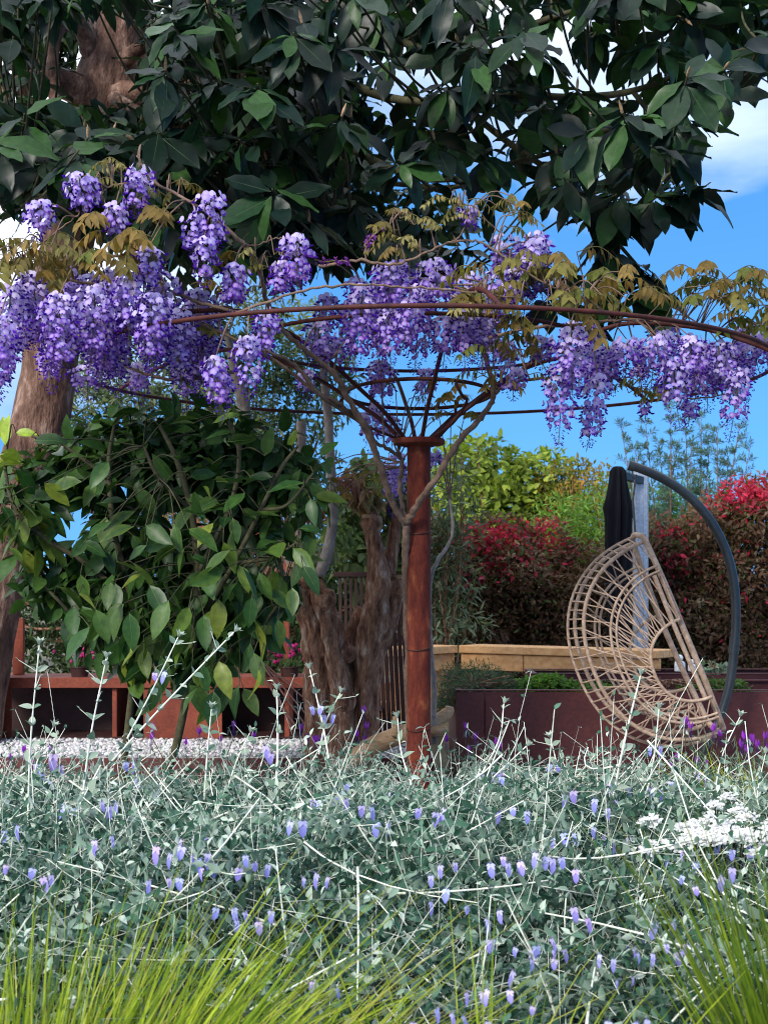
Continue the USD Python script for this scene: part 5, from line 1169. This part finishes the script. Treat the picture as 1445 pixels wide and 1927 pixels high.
# ---------------------------------------------------------------- lavender, white flowers, grasses
def lavender(label, spots, base, seed, d):
    rr = np.random.default_rng(seed); t = Thing("lavender_plant", label, "plant", base); fol, stm = [], MB()
    for (px, py) in spots:
        e = at(px, py + 14, d + rr.uniform(-.1, .1)); b = np.array([base[0] + (e[0] - base[0]) * .5 + rr.normal(0, .03), e[1], base[2] + .02]); q = spline([b, (b + e) / 2 + rr.normal(0, .01, 3), e], 6); stm.add(tube(q, .0022, 5))
        hd = MB(); H = .042; n = 44
        for m in range(n):
            f_ = m / n; a = m * 2.4; o = np.array([math.cos(a), math.sin(a), .25]); X, Y, Z = frames(np.array([unit(o)]), np.array([[0, 0, 1.0]])); v, f, c = scatter(leaf(3, .7), np.array([e + np.array([0, 0, f_ * H])]), X, Y, Z, np.array([.015 * (1.1 - .5 * abs(f_ - .4))]), np.array([.11, .02, .22]) * rr.uniform(.7, 1.3)); hd.add((v, f), c)
        for a in np.linspace(0, 6.28, 5)[:4] + rr.uniform(0, 1):
            X, Y, Z = frames(np.array([unit(np.array([math.cos(a) * .6, math.sin(a) * .6, 1.0]))]), np.array([[math.cos(a), math.sin(a), -.5]])); v, f, c = scatter(leaf(5, .42, curl=.3), np.array([e + np.array([0, 0, H])]), X, Y, Z, np.array([rr.uniform(.032, .046)]), np.array([.33, .05, .50]) * rr.uniform(.8, 1.2)); hd.add((v, f), c)
        t.part("flower_spike", hd.get(), PETAL, smooth=True)
    n = 900; top = np.array([at(px, py, d) for px, py in spots]); k = rr.integers(0, len(top), n); P = top[k] * np.array([1, 1, 0]) + np.stack([rr.normal(0, .07, n), rr.normal(0, .07, n), base[2] + np.abs(rr.normal(0, .5, n)).clip(0, 1) * (top[k, 2] - base[2] - .04)], 1)
    dd = unit(rr.normal(size=(n, 3)) * .7 + (0, 0, .8)); X, Y, Z = frames(dd, rr.normal(size=(n, 3))); t.part("foliage", scatter(leaf(3, .13), P, X, Y, Z, rr.uniform(.03, .055, n), np.array([.11, .16, .11]) * rr.uniform(.6, 1.4, (n, 1))), LEAF_FELT, kind="stuff")
    t.part("stalks", stm.get()[:2], TWIG_DARK, smooth=True)
LAV = [("purple-flowered lavender in front of the pale gravel, below the citrus", [(288, 1378), (285, 1395), (375, 1385), (440, 1372), (478, 1392), (350, 1405), (415, 1400)], 7.2), ("purple-flowered lavender at the foot of the pollarded trunk", [(566, 1378), (580, 1395), (600, 1400), (592, 1402), (684, 1345), (690, 1375), (672, 1390), (686, 1400)], 7.0),
       ("purple-flowered lavender before the steel planter, right of the post", [(876, 1375), (840, 1400), (895, 1395), (940, 1410), (882, 1420), (935, 1405)], 7.1), ("purple-flowered lavender by the base of the hanging chair's stand", [(1290, 1368), (1300, 1375), (1342, 1380), (1265, 1445), (1330, 1445), (1355, 1390), (1312, 1440), (1275, 1435)], 6.9),
       ("purple-flowered lavender at the right edge", [(1400, 1395), (1415, 1400), (1425, 1410), (1395, 1410), (1405, 1420), (1445, 1415), (1440, 1395)], 6.8), ("purple-flowered lavender at the left edge, low behind the silver shrub", [(45, 1420), (95, 1418), (60, 1440), (20, 1435)], 6.9)]
for i, (lab, sp_, d) in enumerate(LAV):
    lavender(lab, sp_, (np.mean([at(x, y, d)[0] for x, y in sp_]), d, .03), 1000 + i, d)

CT = Thing("candytuft", "mound of flat white flower heads at right among the silver shrub", "plant", (at(1345, 0, 4.9)[0], 4.9, .03)); rr = np.random.default_rng(1100)
st = MB()
for i in range(52):
    px = rr.normal(1345, 58); py = 1575 - abs(rr.normal(0, 1)) * 28 + (abs(px - 1345) * .18); d = 4.75 + (1590 - py) * .006
    if i < 8: px, py, d = [(1370, 1495, 5.3), (1325, 1525, 5.2), (1350, 1515, 5.25), (1390, 1520, 5.25), (1400, 1535, 5.2), (1310, 1545, 5.1), (1265, 1590, 4.8), (1425, 1600, 4.7)][i]
    d = bed_depth(px, py) - .22; e = at(px, py, d); hd = MB()
    for m in range(12):
        a = m * 2.4; o = np.array([math.cos(a), math.sin(a), 0]) * .0075 * math.sqrt(m); cpt = e + o * .85 + np.array([0, 0, -.016 * m / 12 + rr.normal(0, .002)])
        for k in range(4):
            b = a + k * 1.57; X, Y, Z = frames(np.array([unit(np.array([math.cos(b), math.sin(b), rr.normal(.35, .4)]))]), np.array([[rr.normal(0, .3), -.7, .8]])); v, f, c = scatter(leaf(4, .75, peak=.6), np.array([cpt]), X, Y, Z, np.array([.0125]), np.array([.78, .78, .76]) * rr.uniform(.9, 1.04)); hd.add((v, f), c)
    CT.part("flower_head", hd.get(), PETAL, smooth=True); b = CT.o + np.array([(e[0] - CT.o[0]) * .6, (e[1] - CT.o[1]) * .6, 0]); st.add(tube(spline([b, (b + e) / 2, e - np.array([0, 0, .004])], 4), .0018, 4))
CT.part("stems", st.get()[:2], TWIG_DARK, smooth=True)


def grass(label, centre, n, L0, L1, spread, seed, cols, lean=(0, 0, 0), d_arch=.6, w=.0050, fan=1.0):
    rr = np.random.default_rng(seed); t = Thing("grass_tuft", label, "grass", centre); mb_ = MB(); V, Fc, Cc = [], [], []
    s = np.linspace(0, 1, 9)
    a = rr.uniform(0, 2 * np.pi, n); rad = np.sqrt(rr.random(n)) * spread; B_ = np.asarray(centre) + np.stack([rad * np.cos(a), rad * np.sin(a), np.zeros(n)], 1)
    out = np.stack([np.cos(a), np.sin(a), np.zeros(n)], 1) * (.25 + .6 * rad / spread)[:, None] * fan + rr.normal(0, .15, (n, 3)) * (1, 1, 0) + np.asarray(lean); L = rr.uniform(L0, L1, n); arch = rr.uniform(.2, 1.0, n) * d_arch
    C = B_[:, None] + L[:, None, None] * (s[None, :, None] * np.array([0, 0, 1.0]) + out[:, None] * (s**1.6)[None, :, None] * .75 - np.array([0, 0, 1.0]) * (arch[:, None] * s**2.6)[..., None])
    C[:, :, 2] = np.maximum(C[:, :, 2], .01)
    tan = unit(np.gradient(C, axis=1)); sd = unit(np.cross(tan, rr.normal(size=(n, 1, 3)) * (1, .4, .3) + (0, -1.0, 0))); wd = (w * rr.uniform(.7, 1.3, n))[:, None] * (1 - s**2.2 * .92)[None]
    Lf, Rt = C - sd * wd[..., None] / 2, C + sd * wd[..., None] / 2; mid = C + np.cross(sd, tan) * wd[..., None] * .18
    V = np.stack([Lf, mid, Rt], 2).reshape(n, -1, 3); f = []
    for i in range(8):
        q = 3 * i; f += [(q, q + 1, q + 4), (q, q + 4, q + 3), (q + 1, q + 2, q + 5), (q + 1, q + 5, q + 4)]
    f = np.array(f); Fc = f[None] + (np.arange(n) * 27)[:, None, None]; cc = np.asarray(cols)[rr.integers(0, len(cols), n)] * rr.uniform(.75, 1.25, (n, 1))
    t.part("blades", (V.reshape(-1, 3), Fc.reshape(-1, 3), np.repeat(cc, 27, 0)), LEAF_SOFT, kind="stuff")
GC = [(.13, .20, .012), (.19, .28, .015), (.26, .34, .022), (.36, .36, .07), (.08, .14, .01), (.30, .36, .03)]
grass("large bright green grass tuft at the bottom left corner", (at(50, 0, 2.05)[0], 2.05, .02), 1500, .50, .76, .21, 1201, GC, (.14, -.02, 0), .44, fan=.65)
grass("dry-tipped arching grass tuft at the bottom, right of the corner tuft", (at(270, 0, 2.0)[0], 2.0, .02), 800, .46, .68, .17, 1202, GC + [(.32, .30, .10), (.36, .30, .13)], (.34, .0, 0), .55, fan=.8)
grass("upright green grass tuft at the bottom right corner", (at(1570, 0, 2.15)[0], 2.15, .02), 520, .54, .84, .085, 1203, [(.07, .13, .008), (.11, .17, .01), (.16, .20, .015), (.05, .09, .008)], (-.02, 0, 0), .18, fan=.35)
grass("sparse grass tuft at the bottom edge below the post", (at(900, 0, 2.1)[0], 2.1, .02), 50, .52, .68, .10, 1204, GC, (.06, 0, 0), .25, fan=.5)
grass("green grass tuft at the right edge beyond the white flowers", (at(1425, 0, 6.0)[0], 6.0, .03), 420, .32, .50, .2, 1205, GC, (0, 0, 0), .5)
grass("small green grass tuft in front of the planter left of the hanging chair's stand", (at(1180, 0, 6.85)[0], 6.85, .03), 200, .15, .24, .16, 1206, GC, (0, 0, 0), .5)
